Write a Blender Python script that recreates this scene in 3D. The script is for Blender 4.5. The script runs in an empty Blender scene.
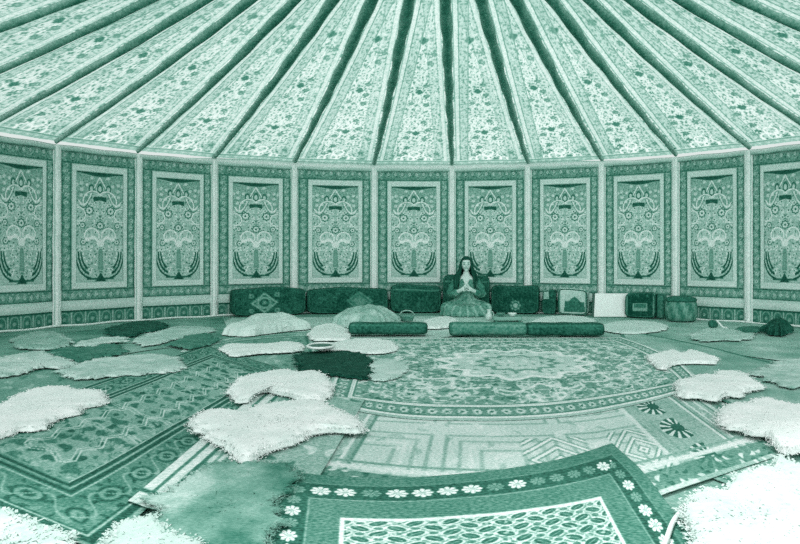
import bpy, bmesh, math, random
import numpy as np
from mathutils import Vector, Matrix

random.seed(7)
SC = bpy.context.scene
COL = SC.collection
PI = math.pi

# ------------------------------------------------------------------ camera
F, HZ, CX, EYE = 760.0, 254.0, 400.0, 0.95      # focal length in pixels, horizon row, centre column, eye height
cam_data = bpy.data.cameras.new('camera')
cam_data.sensor_fit = 'HORIZONTAL'
cam_data.sensor_width = 36.0
cam_data.lens = 36.0 * F / 800.0
cam_data.shift_y = -(272.0 - HZ) / 800.0
cam = bpy.data.objects.new('camera', cam_data)
COL.objects.link(cam)
cam.location = (0, 0, EYE)
cam.rotation_euler = (PI / 2, 0, 0)
SC.camera = cam


def gp(x, y, z=0.0):
    """floor point seen at a pixel of the photograph"""
    d = F * (EYE - z) / (y - HZ)
    return np.array([(x - CX) / F * d, d, z])


# ------------------------------------------------------------------ tent plan
PHI0 = math.atan2(40.0, F)
CDIST, RAD, WALLH, APEX = 6.85, 5.71, 2.40, 4.50
AX = np.array([math.sin(PHI0), math.cos(PHI0)])
RX = np.array([math.cos(PHI0), -math.sin(PHI0)])
CEN = AX * CDIST


def on_circle(th, r=RAD):
    return CEN + r * (AX * math.cos(th) + RX * math.sin(th))


def theta_of(px):
    ph = math.atan2(px - CX, F) - PHI0
    d = CDIST * math.cos(ph) + math.sqrt(RAD ** 2 - (CDIST * math.sin(ph)) ** 2)
    return math.asin(d * math.sin(ph) / RAD) if d * math.cos(ph) > CDIST else PI - math.asin(d * math.sin(ph) / RAD)


SEAM_PX = [-20, 56, 138, 214, 294, 374, 452, 528, 602, 676, 749, 824]
SEAM_TH = [theta_of(p) for p in SEAM_PX]


# ------------------------------------------------------------------ numpy pattern kit
def hsh(ix, iy, seed):
    n = (ix.astype(np.int64) * 374761393 + iy.astype(np.int64) * 668265263 + seed * 974634777) & 0x7fffffff
    n = ((n ^ (n >> 13)) * 1274126177) & 0x7fffffff
    n = ((n ^ (n >> 11)) * 461845907) & 0x7fffffff
    return ((n ^ (n >> 15)) & 0xffffff) / float(0xffffff)


def vnoise(x, y, s=1.0, seed=0):
    x = np.asarray(x, float) * s + 100.0
    y = np.asarray(y, float) * s + 100.0
    ix, iy = np.floor(x), np.floor(y)
    fx, fy = x - ix, y - iy
    fx = fx * fx * (3 - 2 * fx)
    fy = fy * fy * (3 - 2 * fy)
    a, b = hsh(ix, iy, seed), hsh(ix + 1, iy, seed)
    c, d = hsh(ix, iy + 1, seed), hsh(ix + 1, iy + 1, seed)
    return (a * (1 - fx) + b * fx) * (1 - fy) + (c * (1 - fx) + d * fx) * fy


def fbm(x, y, s=1.0, seed=0):
    return (vnoise(x, y, s, seed) + .5 * vnoise(x, y, s * 2.1, seed + 1) + .25 * vnoise(x, y, s * 4.3, seed + 2)) / 1.75


def sm(e0, e1, x):
    t = np.clip((x - e0) / (e1 - e0), 0, 1)
    return t * t * (3 - 2 * t)


def over(T, m, tone):
    return T * (1 - m) + tone * m


def band(x, a, b, s=.004):
    return sm(a - s, a + s, x) * (1 - sm(b - s, b + s, x))


def ln(d, w, s=None):
    s = s or w * .6
    return 1 - sm(w - s, w + s, np.abs(d))


def rosette(x, y, cx, cy, r, n=8):
    """petal mask, heart mask"""
    dx, dy = x - cx, y - cy
    rr = np.hypot(dx, dy)
    a = np.arctan2(dy, dx)
    edge = r * (.72 + .28 * np.abs(np.cos(a * n / 2)))
    return 1 - sm(edge * .88, edge * 1.08, rr), 1 - sm(r * .26, r * .36, rr)


def leaves(x, y, cell, seed, fill=.6, slim=.45, lo=.55, hi=1.0):
    """scattered leaf mask and one random number per leaf"""
    X, Y = x / cell, y / cell
    ix, iy = np.floor(X), np.floor(Y)
    best = np.zeros_like(X)
    rnd = np.zeros_like(X)
    for ox in (-1, 0, 1):
        for oy in (-1, 0, 1):
            cx, cy = ix + ox, iy + oy
            r1, r2, r3, r4, r5 = (hsh(cx, cy, seed + k) for k in range(5))
            px, py = cx + .2 + .6 * r1, cy + .2 + .6 * r2
            a = r3 * PI * 2
            dx, dy = X - px, Y - py
            lx = dx * np.cos(a) + dy * np.sin(a)
            ly = -dx * np.sin(a) + dy * np.cos(a)
            L = .5 * (lo + (hi - lo) * r4)
            d = np.hypot(lx / L, (ly + .12 * np.cos(lx * 5)) / (L * slim))
            m = (1 - sm(.75, 1.1, d)) * (r5 < fill)
            rnd = np.where(m > best, r4 * .5 + r1 * .5, rnd)
            best = np.maximum(best, m)
    return best, rnd


def flowers(x, y, cell, seed, fill=.5, n=5, size=.42):
    X, Y = x / cell, y / cell
    ix, iy = np.floor(X), np.floor(Y)
    pet = np.zeros_like(X)
    hrt = np.zeros_like(X)
    for ox in (-1, 0, 1):
        for oy in (-1, 0, 1):
            cx, cy = ix + ox, iy + oy
            r1, r2, r3 = (hsh(cx, cy, seed + k) for k in range(3))
            p, h = rosette(X, Y, cx + .3 + .4 * r1, cy + .3 + .4 * r2, size, n)
            ok = r3 < fill
            pet = np.maximum(pet, p * ok)
            hrt = np.maximum(hrt, h * ok)
    return pet, hrt


def vine(x, y, amp, wl, w, ph=0.0):
    """wavy line along x centred on y = 0"""
    return ln(y - amp * np.sin(2 * PI * x / wl + ph), w)


# ------------------------------------------------------------------ materials (one printed green palette)
TINT = np.array([0.91, 1.0, 0.97])


def lin(c):
    c = np.asarray(c, float) / 255.0
    return np.where(c <= .04045, c / 12.92, ((c + .055) / 1.055) ** 2.4)


STOPS = [(0.0, (4, 66, 52)), (.25, (54, 120, 102)), (.5, (116, 165, 150)), (.75, (182, 212, 203)), (1.0, (247, 252, 250))]


def make_mat(name, rough=.9, trans=0.0, wscale=60.0, wamp=.10, nscale=2.0, namp=.05, bump=.3, stretch=(1, 1, 1), spec=.15):
    m = bpy.data.materials.new(name)
    m.use_nodes = True
    nt = m.node_tree
    nt.nodes.clear()
    N, L = nt.nodes.new, nt.links.new
    out = N('ShaderNodeOutputMaterial')
    at = N('ShaderNodeAttribute'); at.attribute_name = 'tone'
    tc = N('ShaderNodeTexCoord')
    mp = N('ShaderNodeMapping'); mp.inputs['Scale'].default_value = stretch
    L(tc.outputs['Object'], mp.inputs['Vector'])
    n1 = N('ShaderNodeTexNoise'); n1.inputs['Scale'].default_value = wscale; n1.inputs['Detail'].default_value = 1.5
    n2 = N('ShaderNodeTexNoise'); n2.inputs['Scale'].default_value = nscale; n2.inputs['Detail'].default_value = 4
    L(mp.outputs[0], n1.inputs['Vector']); L(tc.outputs['Object'], n2.inputs['Vector'])

    def math_(op, a, b):
        q = N('ShaderNodeMath'); q.operation = op
        for i, v in enumerate((a, b)):
            if isinstance(v, (int, float)):
                q.inputs[i].default_value = v
            else:
                L(v, q.inputs[i])
        return q.outputs[0]
    w = math_('MULTIPLY', math_('SUBTRACT', n1.outputs['Fac'], .5), wamp * 3.2)
    b = math_('MULTIPLY', math_('SUBTRACT', n2.outputs['Fac'], .5), namp * 3.2)
    t = math_('ADD', math_('ADD', at.outputs['Fac'], w), b)
    cr = N('ShaderNodeValToRGB')
    el = cr.color_ramp.elements
    while len(el) < len(STOPS):
        el.new(.5)
    for e, (p, c) in zip(el, STOPS):
        e.position = p
        a = np.minimum(lin(c) / TINT, .93)
        e.color = (a[0], a[1], a[2], 1)
    L(t, cr.inputs['Fac'])
    bs = N('ShaderNodeBsdfPrincipled')
    bs.inputs['Roughness'].default_value = rough
    bs.inputs['Specular IOR Level'].default_value = spec
    L(cr.outputs['Color'], bs.inputs['Base Color'])
    if bump:
        bp = N('ShaderNodeBump'); bp.inputs['Strength'].default_value = bump; bp.inputs['Distance'].default_value = .004
        L(n1.outputs['Fac'], bp.inputs['Height']); L(bp.outputs[0], bs.inputs['Normal'])
    if trans:
        tr = N('ShaderNodeBsdfTranslucent'); L(cr.outputs['Color'], tr.inputs['Color'])
        mx = N('ShaderNodeMixShader'); mx.inputs[0].default_value = trans
        L(bs.outputs[0], mx.inputs[1]); L(tr.outputs[0], mx.inputs[2]); L(mx.outputs[0], out.inputs['Surface'])
    else:
        L(bs.outputs[0], out.inputs['Surface'])
    return m


M = {
    'rug': make_mat('woven_wool', wscale=62, wamp=.21, nscale=1.6, namp=.08, bump=.5, stretch=(1, 1.6, 1)),
    'felt': make_mat('pressed_felt', wscale=55, wamp=.12, nscale=2.5, namp=.13, bump=.5),
    'cloth': make_mat('embroidered_cotton', wscale=48, wamp=.12, nscale=1.2, namp=.05, bump=.3),
    'canvas': make_mat('printed_canvas', trans=.5, wscale=45, wamp=.10, nscale=.8, namp=.06, bump=.25),
    'fleece': make_mat('sheep_fleece', wscale=38, wamp=.05, nscale=5, namp=.04, bump=.35),
    'hide': make_mat('animal_hair', wscale=60, wamp=.14, nscale=13, namp=.12, bump=.4, stretch=(1, 3, 1)),
    'kilim': make_mat('kilim_wool', wscale=40, wamp=.13, nscale=5, namp=.06, bump=.5),
    'wood': make_mat('dark_wood', rough=.5, wscale=30, wamp=.08, stretch=(1, 8, 8), bump=.2, spec=.4),
    'glaze': make_mat('glazed_clay', rough=.25, wscale=20, wamp=.02, bump=0, spec=.5),
    'skin': make_mat('skin', rough=.6, wscale=80, wamp=.02, bump=0, spec=.3),
    'hair': make_mat('dark_hair', rough=.6, wscale=90, wamp=.03, namp=.02, stretch=(4, 4, .6), bump=.3, spec=.12),
    'board': make_mat('white_board', rough=.5, wscale=30, wamp=.02, namp=.02, bump=0, spec=.3),
    'cord': make_mat('cotton_cord', wscale=120, wamp=.08, bump=.4),
}


# ------------------------------------------------------------------ mesh kit
def mk(name, V, Fc, tone, mat, parent=None, smooth=True):
    me = bpy.data.meshes.new(name)
    V = np.asarray(V, float)
    me.from_pydata(V.tolist(), [], Fc if isinstance(Fc, list) else Fc.tolist())
    a = me.attributes.new('tone', 'FLOAT', 'POINT')
    t = np.broadcast_to(np.asarray(tone, np.float32), (len(V),)).astype(np.float32)
    a.data.foreach_set('value', t)
    if smooth:
        me.polygons.foreach_set('use_smooth', np.ones(len(me.polygons), bool))
    me.materials.append(mat)
    me.update()
    o = bpy.data.objects.new(name, me)
    COL.objects.link(o)
    if parent:
        o.parent = parent
    return o


def quads(nx, ny, off=0):
    i = np.arange(nx)[None, :] + np.arange(ny)[:, None] * (nx + 1) + off
    return np.stack([i, i + 1, i + nx + 2, i + nx + 1], -1).reshape(-1, 4)


def uvgrid(nx, ny):
    u, v = np.meshgrid(np.linspace(0, 1, nx + 1), np.linspace(0, 1, ny + 1))
    return u.ravel(), v.ravel()


def tag(o, label, cat, group=None, kind=None):
    o['label'] = label
    o['category'] = cat
    if group:
        o['group'] = group
    if kind:
        o['kind'] = kind
    return o


def root(name, loc, rz=0.0):
    o = bpy.data.objects.new(name, None)
    o.empty_display_size = .1
    COL.objects.link(o)
    o.location = loc
    o.rotation_euler = (0, 0, rz)
    return o


def copy_tree(o, parent=None):
    c = o.copy()
    COL.objects.link(c)
    c.parent = parent
    for ch in [x for x in bpy.data.objects if x.parent is o]:
        copy_tree(ch, c)
    return c


def merge(parts):
    """[(V, F list, tone)] -> one"""
    VV, FF, TT, n = [], [], [], 0
    for V, Fc, t in parts:
        V = np.asarray(V, float)
        VV.append(V)
        FF += [[i + n for i in f] for f in (Fc if isinstance(Fc, list) else Fc.tolist())]
        TT.append(np.broadcast_to(np.asarray(t, float), (len(V),)))
        n += len(V)
    return np.concatenate(VV), FF, np.concatenate(TT)


def tube(P, r, n=8, tone=.5):
    P = np.asarray(P, float)
    r = np.broadcast_to(np.asarray(r, float), (len(P),))
    V, Fc = [], []
    for i, p in enumerate(P):
        d = P[min(i + 1, len(P) - 1)] - P[max(i - 1, 0)]
        d /= np.linalg.norm(d) + 1e-9
        a = np.cross(d, [0, 0, 1.0]) if abs(d[2]) < .9 else np.cross(d, [0, 1.0, 0])
        a /= np.linalg.norm(a)
        b = np.cross(d, a)
        for k in range(n):
            q = 2 * PI * k / n
            V.append(p + r[i] * (a * math.cos(q) + b * math.sin(q)))
    for i in range(len(P) - 1):
        for k in range(n):
            Fc.append([i * n + k, i * n + (k + 1) % n, (i + 1) * n + (k + 1) % n, (i + 1) * n + k])
    Fc.append(list(range(n))[::-1])
    Fc.append([(len(P) - 1) * n + k for k in range(n)])
    return np.array(V), Fc, tone


def lathe(prof, n=24, tone=.5, c=(0, 0, 0)):
    V, Fc = [], []
    for r, z in prof:
        for k in range(n):
            a = 2 * PI * k / n
            V.append((c[0] + r * math.cos(a), c[1] + r * math.sin(a), c[2] + z))
    for i in range(len(prof) - 1):
        for k in range(n):
            Fc.append([i * n + k, i * n + (k + 1) % n, (i + 1) * n + (k + 1) % n, (i + 1) * n + k])
    Fc.append(list(range(n))[::-1])
    Fc.append([(len(prof) - 1) * n + k for k in range(n)])
    return np.array(V), Fc, tone


def rbox(w, d, h, n=24, k=6.0, paint=None, tone=.3):
    """soft box centred on x,y with its foot at z = 0; paint(x, z, y) gives the tone"""
    VV, FF, off = [], [], 0
    for ax in range(3):
        for sg in (-1, 1):
            u, v = uvgrid(n, n)
            u, v = u * 2 - 1, v * 2 - 1
            P = np.zeros((len(u), 3))
            P[:, ax] = sg
            P[:, (ax + 1) % 3] = u * sg
            P[:, (ax + 2) % 3] = v
            nr = (np.abs(P) ** k).sum(1) ** (1 / k)
            P = P / nr[:, None]
            VV.append(P)
            FF.append(quads(n, n, off))
            off += len(u)
    V = np.concatenate(VV) * np.array([w / 2, d / 2, h / 2]) + np.array([0, 0, h / 2])
    t = paint(V[:, 0], V[:, 2], V[:, 1]) if paint else tone
    return V, np.concatenate(FF).tolist(), t


def swell(x, y):
    """the soft unevenness every floor layer shares"""
    return .012 * (fbm(x, y, 1.3, 1) - .2)


# ------------------------------------------------------------------ floor
fv, fq = [], []
u, v = uvgrid(60, 60)
fx, fy = -8.5 + 17.5 * u, 1.2 + 13.5 * v
fl = mk('floor', np.stack([fx, fy, swell(fx, fy) - .001], 1), quads(60, 60), .42 + .1 * fbm(fx, fy, 1.1, 3), M['felt'])
fl['kind'] = 'structure'


# ------------------------------------------------------------------ walls behind the hangings
def wall_strip(name, ths, r, top=WALLH):
    P = [on_circle(t, r) for t in ths]
    V, Fc = [], []
    for p in P:
        V += [(p[0], p[1], 0.0), (p[0], p[1], top)]
    for p in P:
        q = p + (p - CEN) / np.linalg.norm(p - CEN) * .03
        V += [(q[0], q[1], 0.0), (q[0], q[1], top)]
    n = len(P)
    for i in range(n - 1):
        a = 2 * i
        Fc.append([a, a + 2, a + 3, a + 1])
        b = 2 * n + 2 * i
        Fc.append([b, b + 1, b + 3, b + 2])
        Fc.append([a + 1, a + 3, b + 3, b + 1])
    o = mk(name, V, Fc, .45, M['cloth'], smooth=False)
    o['kind'] = 'structure'
    return o


dl = SEAM_TH[1] - SEAM_TH[0]
dr = SEAM_TH[-1] - SEAM_TH[-2]
more_l = [SEAM_TH[0] - dl * k for k in range(3, 0, -1)]
more_r = [SEAM_TH[-1] + dr * k for k in range(1, 4)]
ALL_TH = more_l + SEAM_TH + more_r
RW = RAD + .035
wall_strip('wall_left', ALL_TH[:7], RW, WALLH - .04)
wall_strip('wall_back', ALL_TH[6:11], RW)
wall_strip('wall_right', ALL_TH[10:], RW, WALLH - .04)


# ------------------------------------------------------------------ embroidered wall panels
def paint_field(x, z):
    """x across in m from the middle, z up in m, field .66 x 1.48"""
    X = np.abs(x)
    T = .60 + .14 * fbm(X, z, 9, 5)
    lv, rn = leaves(X, z, .050, 11, .85, .42)
    T = over(T, lv * .9, .22 + .72 * (rn > .5))
    p, h = flowers(X, z, .10, 21, .5, 5, .33)
    T = over(T, p * .75, .84)
    T = over(T, h, .22)
    # ogee arch
    s = X / .31
    arch = 1.42 - .33 * s ** .75 - .10 * np.sin(s * PI) + .05 * np.sin(s * PI * 2)
    sp = sm(-.01, .01, z - arch) * (z < 1.46)
    T = over(T, sp * .5, .36)
    pl, hl = flowers(X, z, .075, 33, .6, 6, .36)
    T = over(T, sp * pl * .8, .84)
    T = over(T, ln(z - arch, .011) * (z > .95) * (X < .31), .95)
    T = over(T, ln(z - arch + .040, .007) * (z > .9) * (X < .30), .22)
    for cx, cz, r in ((0, 1.25, .045), (.125, 1.25, .038)):
        d = np.hypot((X - cx) / r, (z - cz) / (r * (1.55 + .5 * (z - cz) / r * .3)))
        T = over(T, 1 - sm(.9, 1.05, d), .20)
        T = over(T, 1 - sm(.5, .62, d), .74)
    d = np.hypot(X / .10, (z - 1.115) / .09)
    T = over(T, (1 - sm(.9, 1.05, d)) * (z > 1.10 - .25 * X) * (z < 1.145), .12)
    for cx, cz, r, n in ((.155, .955, .070, 8), (0, .755, .066, 8), (.25, .755, .048, 6), (.24, .53, .050, 6)):
        p, h = rosette(X, z, cx, cz, r, n)
        T = over(T, p, .22)
        p, h = rosette(X, z, cx, cz, r * .72, n)
        T = over(T, p, .84)
        T = over(T, h, .20)
    # scrolls
    T = over(T, ln(np.hypot(X - .12, z - .62) - .10, .009) * (z > .58), .97)
    T = over(T, ln(np.hypot(X - .10, z - 1.08) - .14, .008) * (z > 1.05), .95)
    T = over(T, ln(np.hypot(X - .30, z - .90) - .09, .008), .95)
    # pale spreading arms and vase
    arm = z - (.49 + .62 * X + .05 * np.sin(X * 22))
    T = over(T, ln(arm, .026, .012) * (X < .22), .96)
    T = over(T, 1 - sm(.8, 1.1, np.hypot(X / .055, (z - .52) / .06)), .93)
    T = over(T, band(z, .16, .44) * (1 - sm(.030, .040, X + .06 * (z - .3))), .44)
    T = over(T, band(z, .20, .38) * (1 - sm(.012, .018, X)), .5)
    # nested dark curves in the lower corners
    uc = (np.clip(X, 0, 1) / .345) ** 3.2 + (np.clip(.56 - z, 0, 1) / .53) ** 3.2
    low = (z < .40) * (X > .06)
    for k, w, x0 in ((.98, .075, .13), (.70, .07, .16), (.48, .05, .18)):
        T = over(T, ln(uc - k, w) * low * (X > x0), .06)
    T = over(T, sm(1.08, 1.18, uc) * (z < .45), .66)
    T = over(T, ln(z - .035, .012) * (X < .19), .12)
    T = over(T, 1 - sm(-.012, .012, X - .075 * (1 - z / .12)), .06)
    # dark upper edge
    T = over(T, sm(1.435, 1.445, z + .02 * np.cos(X * 9)), .08)
    return T


def paint_border(s, d, w, seed):
    """s along, d across 0..w"""
    T = .33 + .14 * fbm(s, d, 14, seed)
    lv, rn = leaves(s, d, .045, seed, .85, .45)
    T = over(T, lv * .85, .12 + .50 * (rn > .55))
    q = (s / .105) % 1.0 - .5
    p, h = rosette(q * .105, d - w / 2, 0, 0, min(.027, w * .25), 5)
    T = over(T, p, .70)
    T = over(T, h, .3)
    T = over(T, vine(s, d - w / 2, w * .26, .21, .006), .62)
    T = over(T, ln(d - .010, .006), .16)
    T = over(T, ln(d - w + .010, .006), .16)
    return T


U0, U1, Z0, Z1 = .165, .855, .48, 2.15         # outer edge of the pale frame
UI0, UI1, ZI0, ZI1 = .222, .798, .58, 2.055     # the field
PW = 1.15


def wavy(x, z):
    return .010 * np.sin(z * 2.3 + 1) * np.cos(x * 5) + .006 * np.sin(x * 9 + z * 1.7)


def panel_proto():
    r = root('wall_panel', (0, 0, 0))
    # border cloth: the whole upper sheet, seen round the frame
    u, v = uvgrid(110, 190)
    x, z = u - .5, .33 + (WALLH - .035 - .33) * v
    xm = u * PW
    left, right = xm, PW - xm
    T = .40 * np.ones_like(u)
    zs = z
    dl_ = np.clip(U0 * PW - xm, 0, None)
    side_l = paint_border(zs, xm - .055, U0 * PW - .055, 41)
    side_r = paint_border(zs, (PW - xm) - .055, (1 - U1) * PW - .055, 41)
    top = paint_border(np.abs(xm - PW / 2), z - Z1, WALLH - .035 - Z1, 43)
    bot = paint_border(np.abs(xm - PW / 2), z - .33, Z0 - .33, 44)
    T = np.where(u < .5, side_l, side_r)
    T = np.where(z > Z1, top, T)
    T = np.where(z < Z0, bot, T)
    mk('border_cloth', np.stack([x, -.012 - wavy(x, z), z], 1), quads(110, 190), T, M['cloth'], r)
    # pale frame: four mitred strips in one ring
    V, Fc, TT = [], [], []
    n = 40
    ring = []
    for k in range(4 * n):
        e, f = divmod(k, n)
        f = f / n
        A = [(U0, Z0, UI0, ZI0), (U1, Z0, UI1, ZI0), (U1, Z1, UI1, ZI1), (U0, Z1, UI0, ZI1)]
        a, b = A[e], A[(e + 1) % 4]
        ring.append([a[i] + (b[i] - a[i]) * f for i in range(4)])
    ring = np.array(ring)
    for j, w in enumerate((0, 0, .12, .2, .5, .8, .88, 1)):
        uu = ring[:, 0] * (1 - w) + ring[:, 2] * w
        zz = ring[:, 1] * (1 - w) + ring[:, 3] * w
        yy = -.020 - wavy(uu - .5, zz)
        if j == 0:
            yy = -.010 - wavy(uu - .5, zz)
        V.append(np.stack([uu - .5, yy, zz], 1))
        TT.append(np.full(len(uu), {0: .5, 1: .55, 2: .72, 3: .84, 4: .80, 5: .84, 6: .72, 7: .5}[j]))
    m_ = 4 * n
    for j in range(7):
        for k in range(m_):
            k2 = (k + 1) % m_
            Fc.append([j * m_ + k, j * m_ + k2, (j + 1) * m_ + k2, (j + 1) * m_ + k])
    mk('frame_band', np.concatenate(V), Fc, np.concatenate(TT), M['cloth'], r)
    # field
    u, v = uvgrid(120, 240)
    uu, zz = UI0 + (UI1 - UI0) * u, ZI0 + (ZI1 - ZI0) * v
    T = paint_field((u - .5) * (UI1 - UI0) * PW, (zz - ZI0))
    mk('arched_field', np.stack([uu - .5, -.017 - wavy(uu - .5, zz), zz], 1), quads(120, 240), T, M['cloth'], r)
    # pale hem strip
    u, v = uvgrid(40, 6)
    z = .205 + .13 * v
    mk('hem_strip', np.stack([u - .5, -.020 - wavy(u - .5, z) - .006 * np.sin(v * PI), z], 1), quads(40, 6),
       .72 + .1 * np.sin(v * PI), M['cloth'], r)
    # dark base band with little arches
    u, v = uvgrid(140, 30)
    z = .015 + .19 * v
    xm = u * PW
    q = (xm / .19) % 1.0 - .5
    T = .20 + .10 * fbm(xm, z, 20, 8)
    arch = np.hypot(q / .33, (np.clip(z - .10, 0, 1)) / .075)
    T = over(T, ln(arch - 1, .12) * (z > .03), .50)
    p, h = rosette(q * .19, z, 0, .085, .028, 6)
    T = over(T, p, .5)
    T = over(T, ln(np.abs(q) - .48, .04) * (z > .03) * (z < .19), .62)
    T = over(T, ln(z - .19, .01), .1)
    mk('base_band', np.stack([u - .5, -.015 - wavy(u - .5, z), z], 1), quads(140, 30), T, M['cloth'], r)
    return r


proto = panel_proto()
PANEL_LABELS = [
    'embroidered arched wall panel cut off by the left edge of the picture',
    'embroidered arched wall panel above the grey felt pelts, second panel from the left',
    'embroidered arched wall panel above the almost black hide by the wall, third from left',
    'embroidered arched wall panel behind the dark cushion with the pale diamond medallion',
    'embroidered arched wall panel behind the dark cushion with a half hidden pale motif',
    'embroidered arched wall panel just left of the seated person, behind the plain dark cushion',
    'embroidered arched wall panel directly behind and right of the seated person',
    'embroidered arched wall panel above the pale cushion with the dark peak',
    'embroidered arched wall panel above the dark cushion with a pale bar',
    'embroidered arched wall panel right of the round dark pouf, with its base band in view',
    'embroidered arched wall panel cut off by the right edge of the picture',
]
for i in range(len(SEAM_TH) - 1):
    o = proto if i == 0 else copy_tree(proto)
    a, b = on_circle(SEAM_TH[i]), on_circle(SEAM_TH[i + 1])
    mid, ch = (a + b) / 2, b - a
    o.location = (mid[0], mid[1], 0)
    o.rotation_euler = (0, 0, math.atan2(ch[1], ch[0]))
    o.scale = (np.linalg.norm(ch) * .985, 1, 1)
    tag(o, PANEL_LABELS[i], 'wall hanging', 'embroidered panels round the tent wall')


# pale cloth-covered posts on the seams
def post_proto():
    r = root('wall_post', (0, 0, 0))
    u, v = uvgrid(14, 60)
    w = .125
    x = (u - .5) * w
    y = -.050 + .04 * (2 * u - 1) ** 2 + .004 * np.sin(v * 31)
    z = .02 + (WALLH - .05) * v
    T = .90 + .08 * vnoise(u * 3, v * 60, 1, 4)
    T = over(T, ln(np.abs(u - .5) - .36, .05), .62)
    T = over(T, ln(u - .5, .05), .80)
    mk('cloth_cover', np.stack([x, y, z], 1), quads(14, 60), T, M['cloth'], r)
    P = [(.012 * math.sin(k * 1.1), -.068 - .006 * k / 5, .36 - .33 * k / 9) for k in range(10)]
    mk('tie_cord', *tube(P, .008, 8, .88), M['cord'], r)
    return r


pp = post_proto()
POST_LABELS = {
    1: 'pale wall post at the far left, between the first two arched panels',
    2: 'pale wall post left of the almost black hide by the wall',
    3: 'pale wall post at the left end of the row of dark cushions',
    4: 'pale wall post behind the joint between the two left dark cushions',
    5: 'pale wall post above the gap left of the plain dark cushion',
    6: 'pale wall post directly behind the seated person',
    7: 'pale wall post above the dark cushion right of the seated person',
    8: 'pale wall post above the leaning white board',
    9: 'pale wall post above the round dark pouf',
    10: 'pale wall post rising over the bare base band at the far right',
}
for i in range(1, 11):
    o = pp if i == 1 else copy_tree(pp)
    p = on_circle(SEAM_TH[i], RAD - .012)
    n = AX * math.cos(SEAM_TH[i]) + RX * math.sin(SEAM_TH[i])
    o.location = (p[0], p[1], 0)
    o.rotation_euler = (0, 0, math.atan2(n[1], n[0]) - PI / 2)
    tag(o, POST_LABELS[i], 'post', 'pale posts on the wall seams')


# eaves valance and floor rope follow the polygon of the wall
def along_wall(r):
    P = []
    for i in range(len(ALL_TH) - 1):
        a, b = on_circle(ALL_TH[i], r), on_circle(ALL_TH[i + 1], r)
        for k in range(12):
            P.append(a + (b - a) * k / 12)
    P.append(on_circle(ALL_TH[-1], r))
    return np.array(P)


P = along_wall(RAD - .05)
Q = along_wall(RAD - .005)
n = len(P)
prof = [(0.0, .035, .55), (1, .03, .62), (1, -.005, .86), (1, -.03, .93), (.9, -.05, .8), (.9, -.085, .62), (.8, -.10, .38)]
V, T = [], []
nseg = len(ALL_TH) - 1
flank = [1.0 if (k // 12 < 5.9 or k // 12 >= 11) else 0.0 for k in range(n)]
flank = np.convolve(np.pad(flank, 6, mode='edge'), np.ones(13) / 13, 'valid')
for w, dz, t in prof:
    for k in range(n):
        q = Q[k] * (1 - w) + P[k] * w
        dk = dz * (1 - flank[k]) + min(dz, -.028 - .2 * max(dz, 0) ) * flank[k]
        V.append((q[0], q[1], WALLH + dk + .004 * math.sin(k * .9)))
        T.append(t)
Fc = [[j * n + k, j * n + k + 1, (j + 1) * n + k + 1, (j + 1) * n + k] for j in range(len(prof) - 1) for k in range(n - 1)]
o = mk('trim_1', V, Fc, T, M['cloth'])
o['kind'] = 'structure'
P = along_wall(RAD - .075)
o = mk('trim_2', *tube([(p[0], p[1], .016 + .006 * math.sin(k * .7)) for k, p in enumerate(P)], .014, 8, .92), M['cord'])
o['kind'] = 'structure'


# ------------------------------------------------------------------ roof
HUB = .28


def roof_pt(th, s):
    """point on a seam, s 0 at the eaves, 1 at the hub"""
    p = on_circle(th, RAD + (HUB - RAD) * s)
    z = WALLH + .02 + (APEX - WALLH) * s - .10 * math.sin(PI * s)
    return np.array([p[0], p[1], z])


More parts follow.
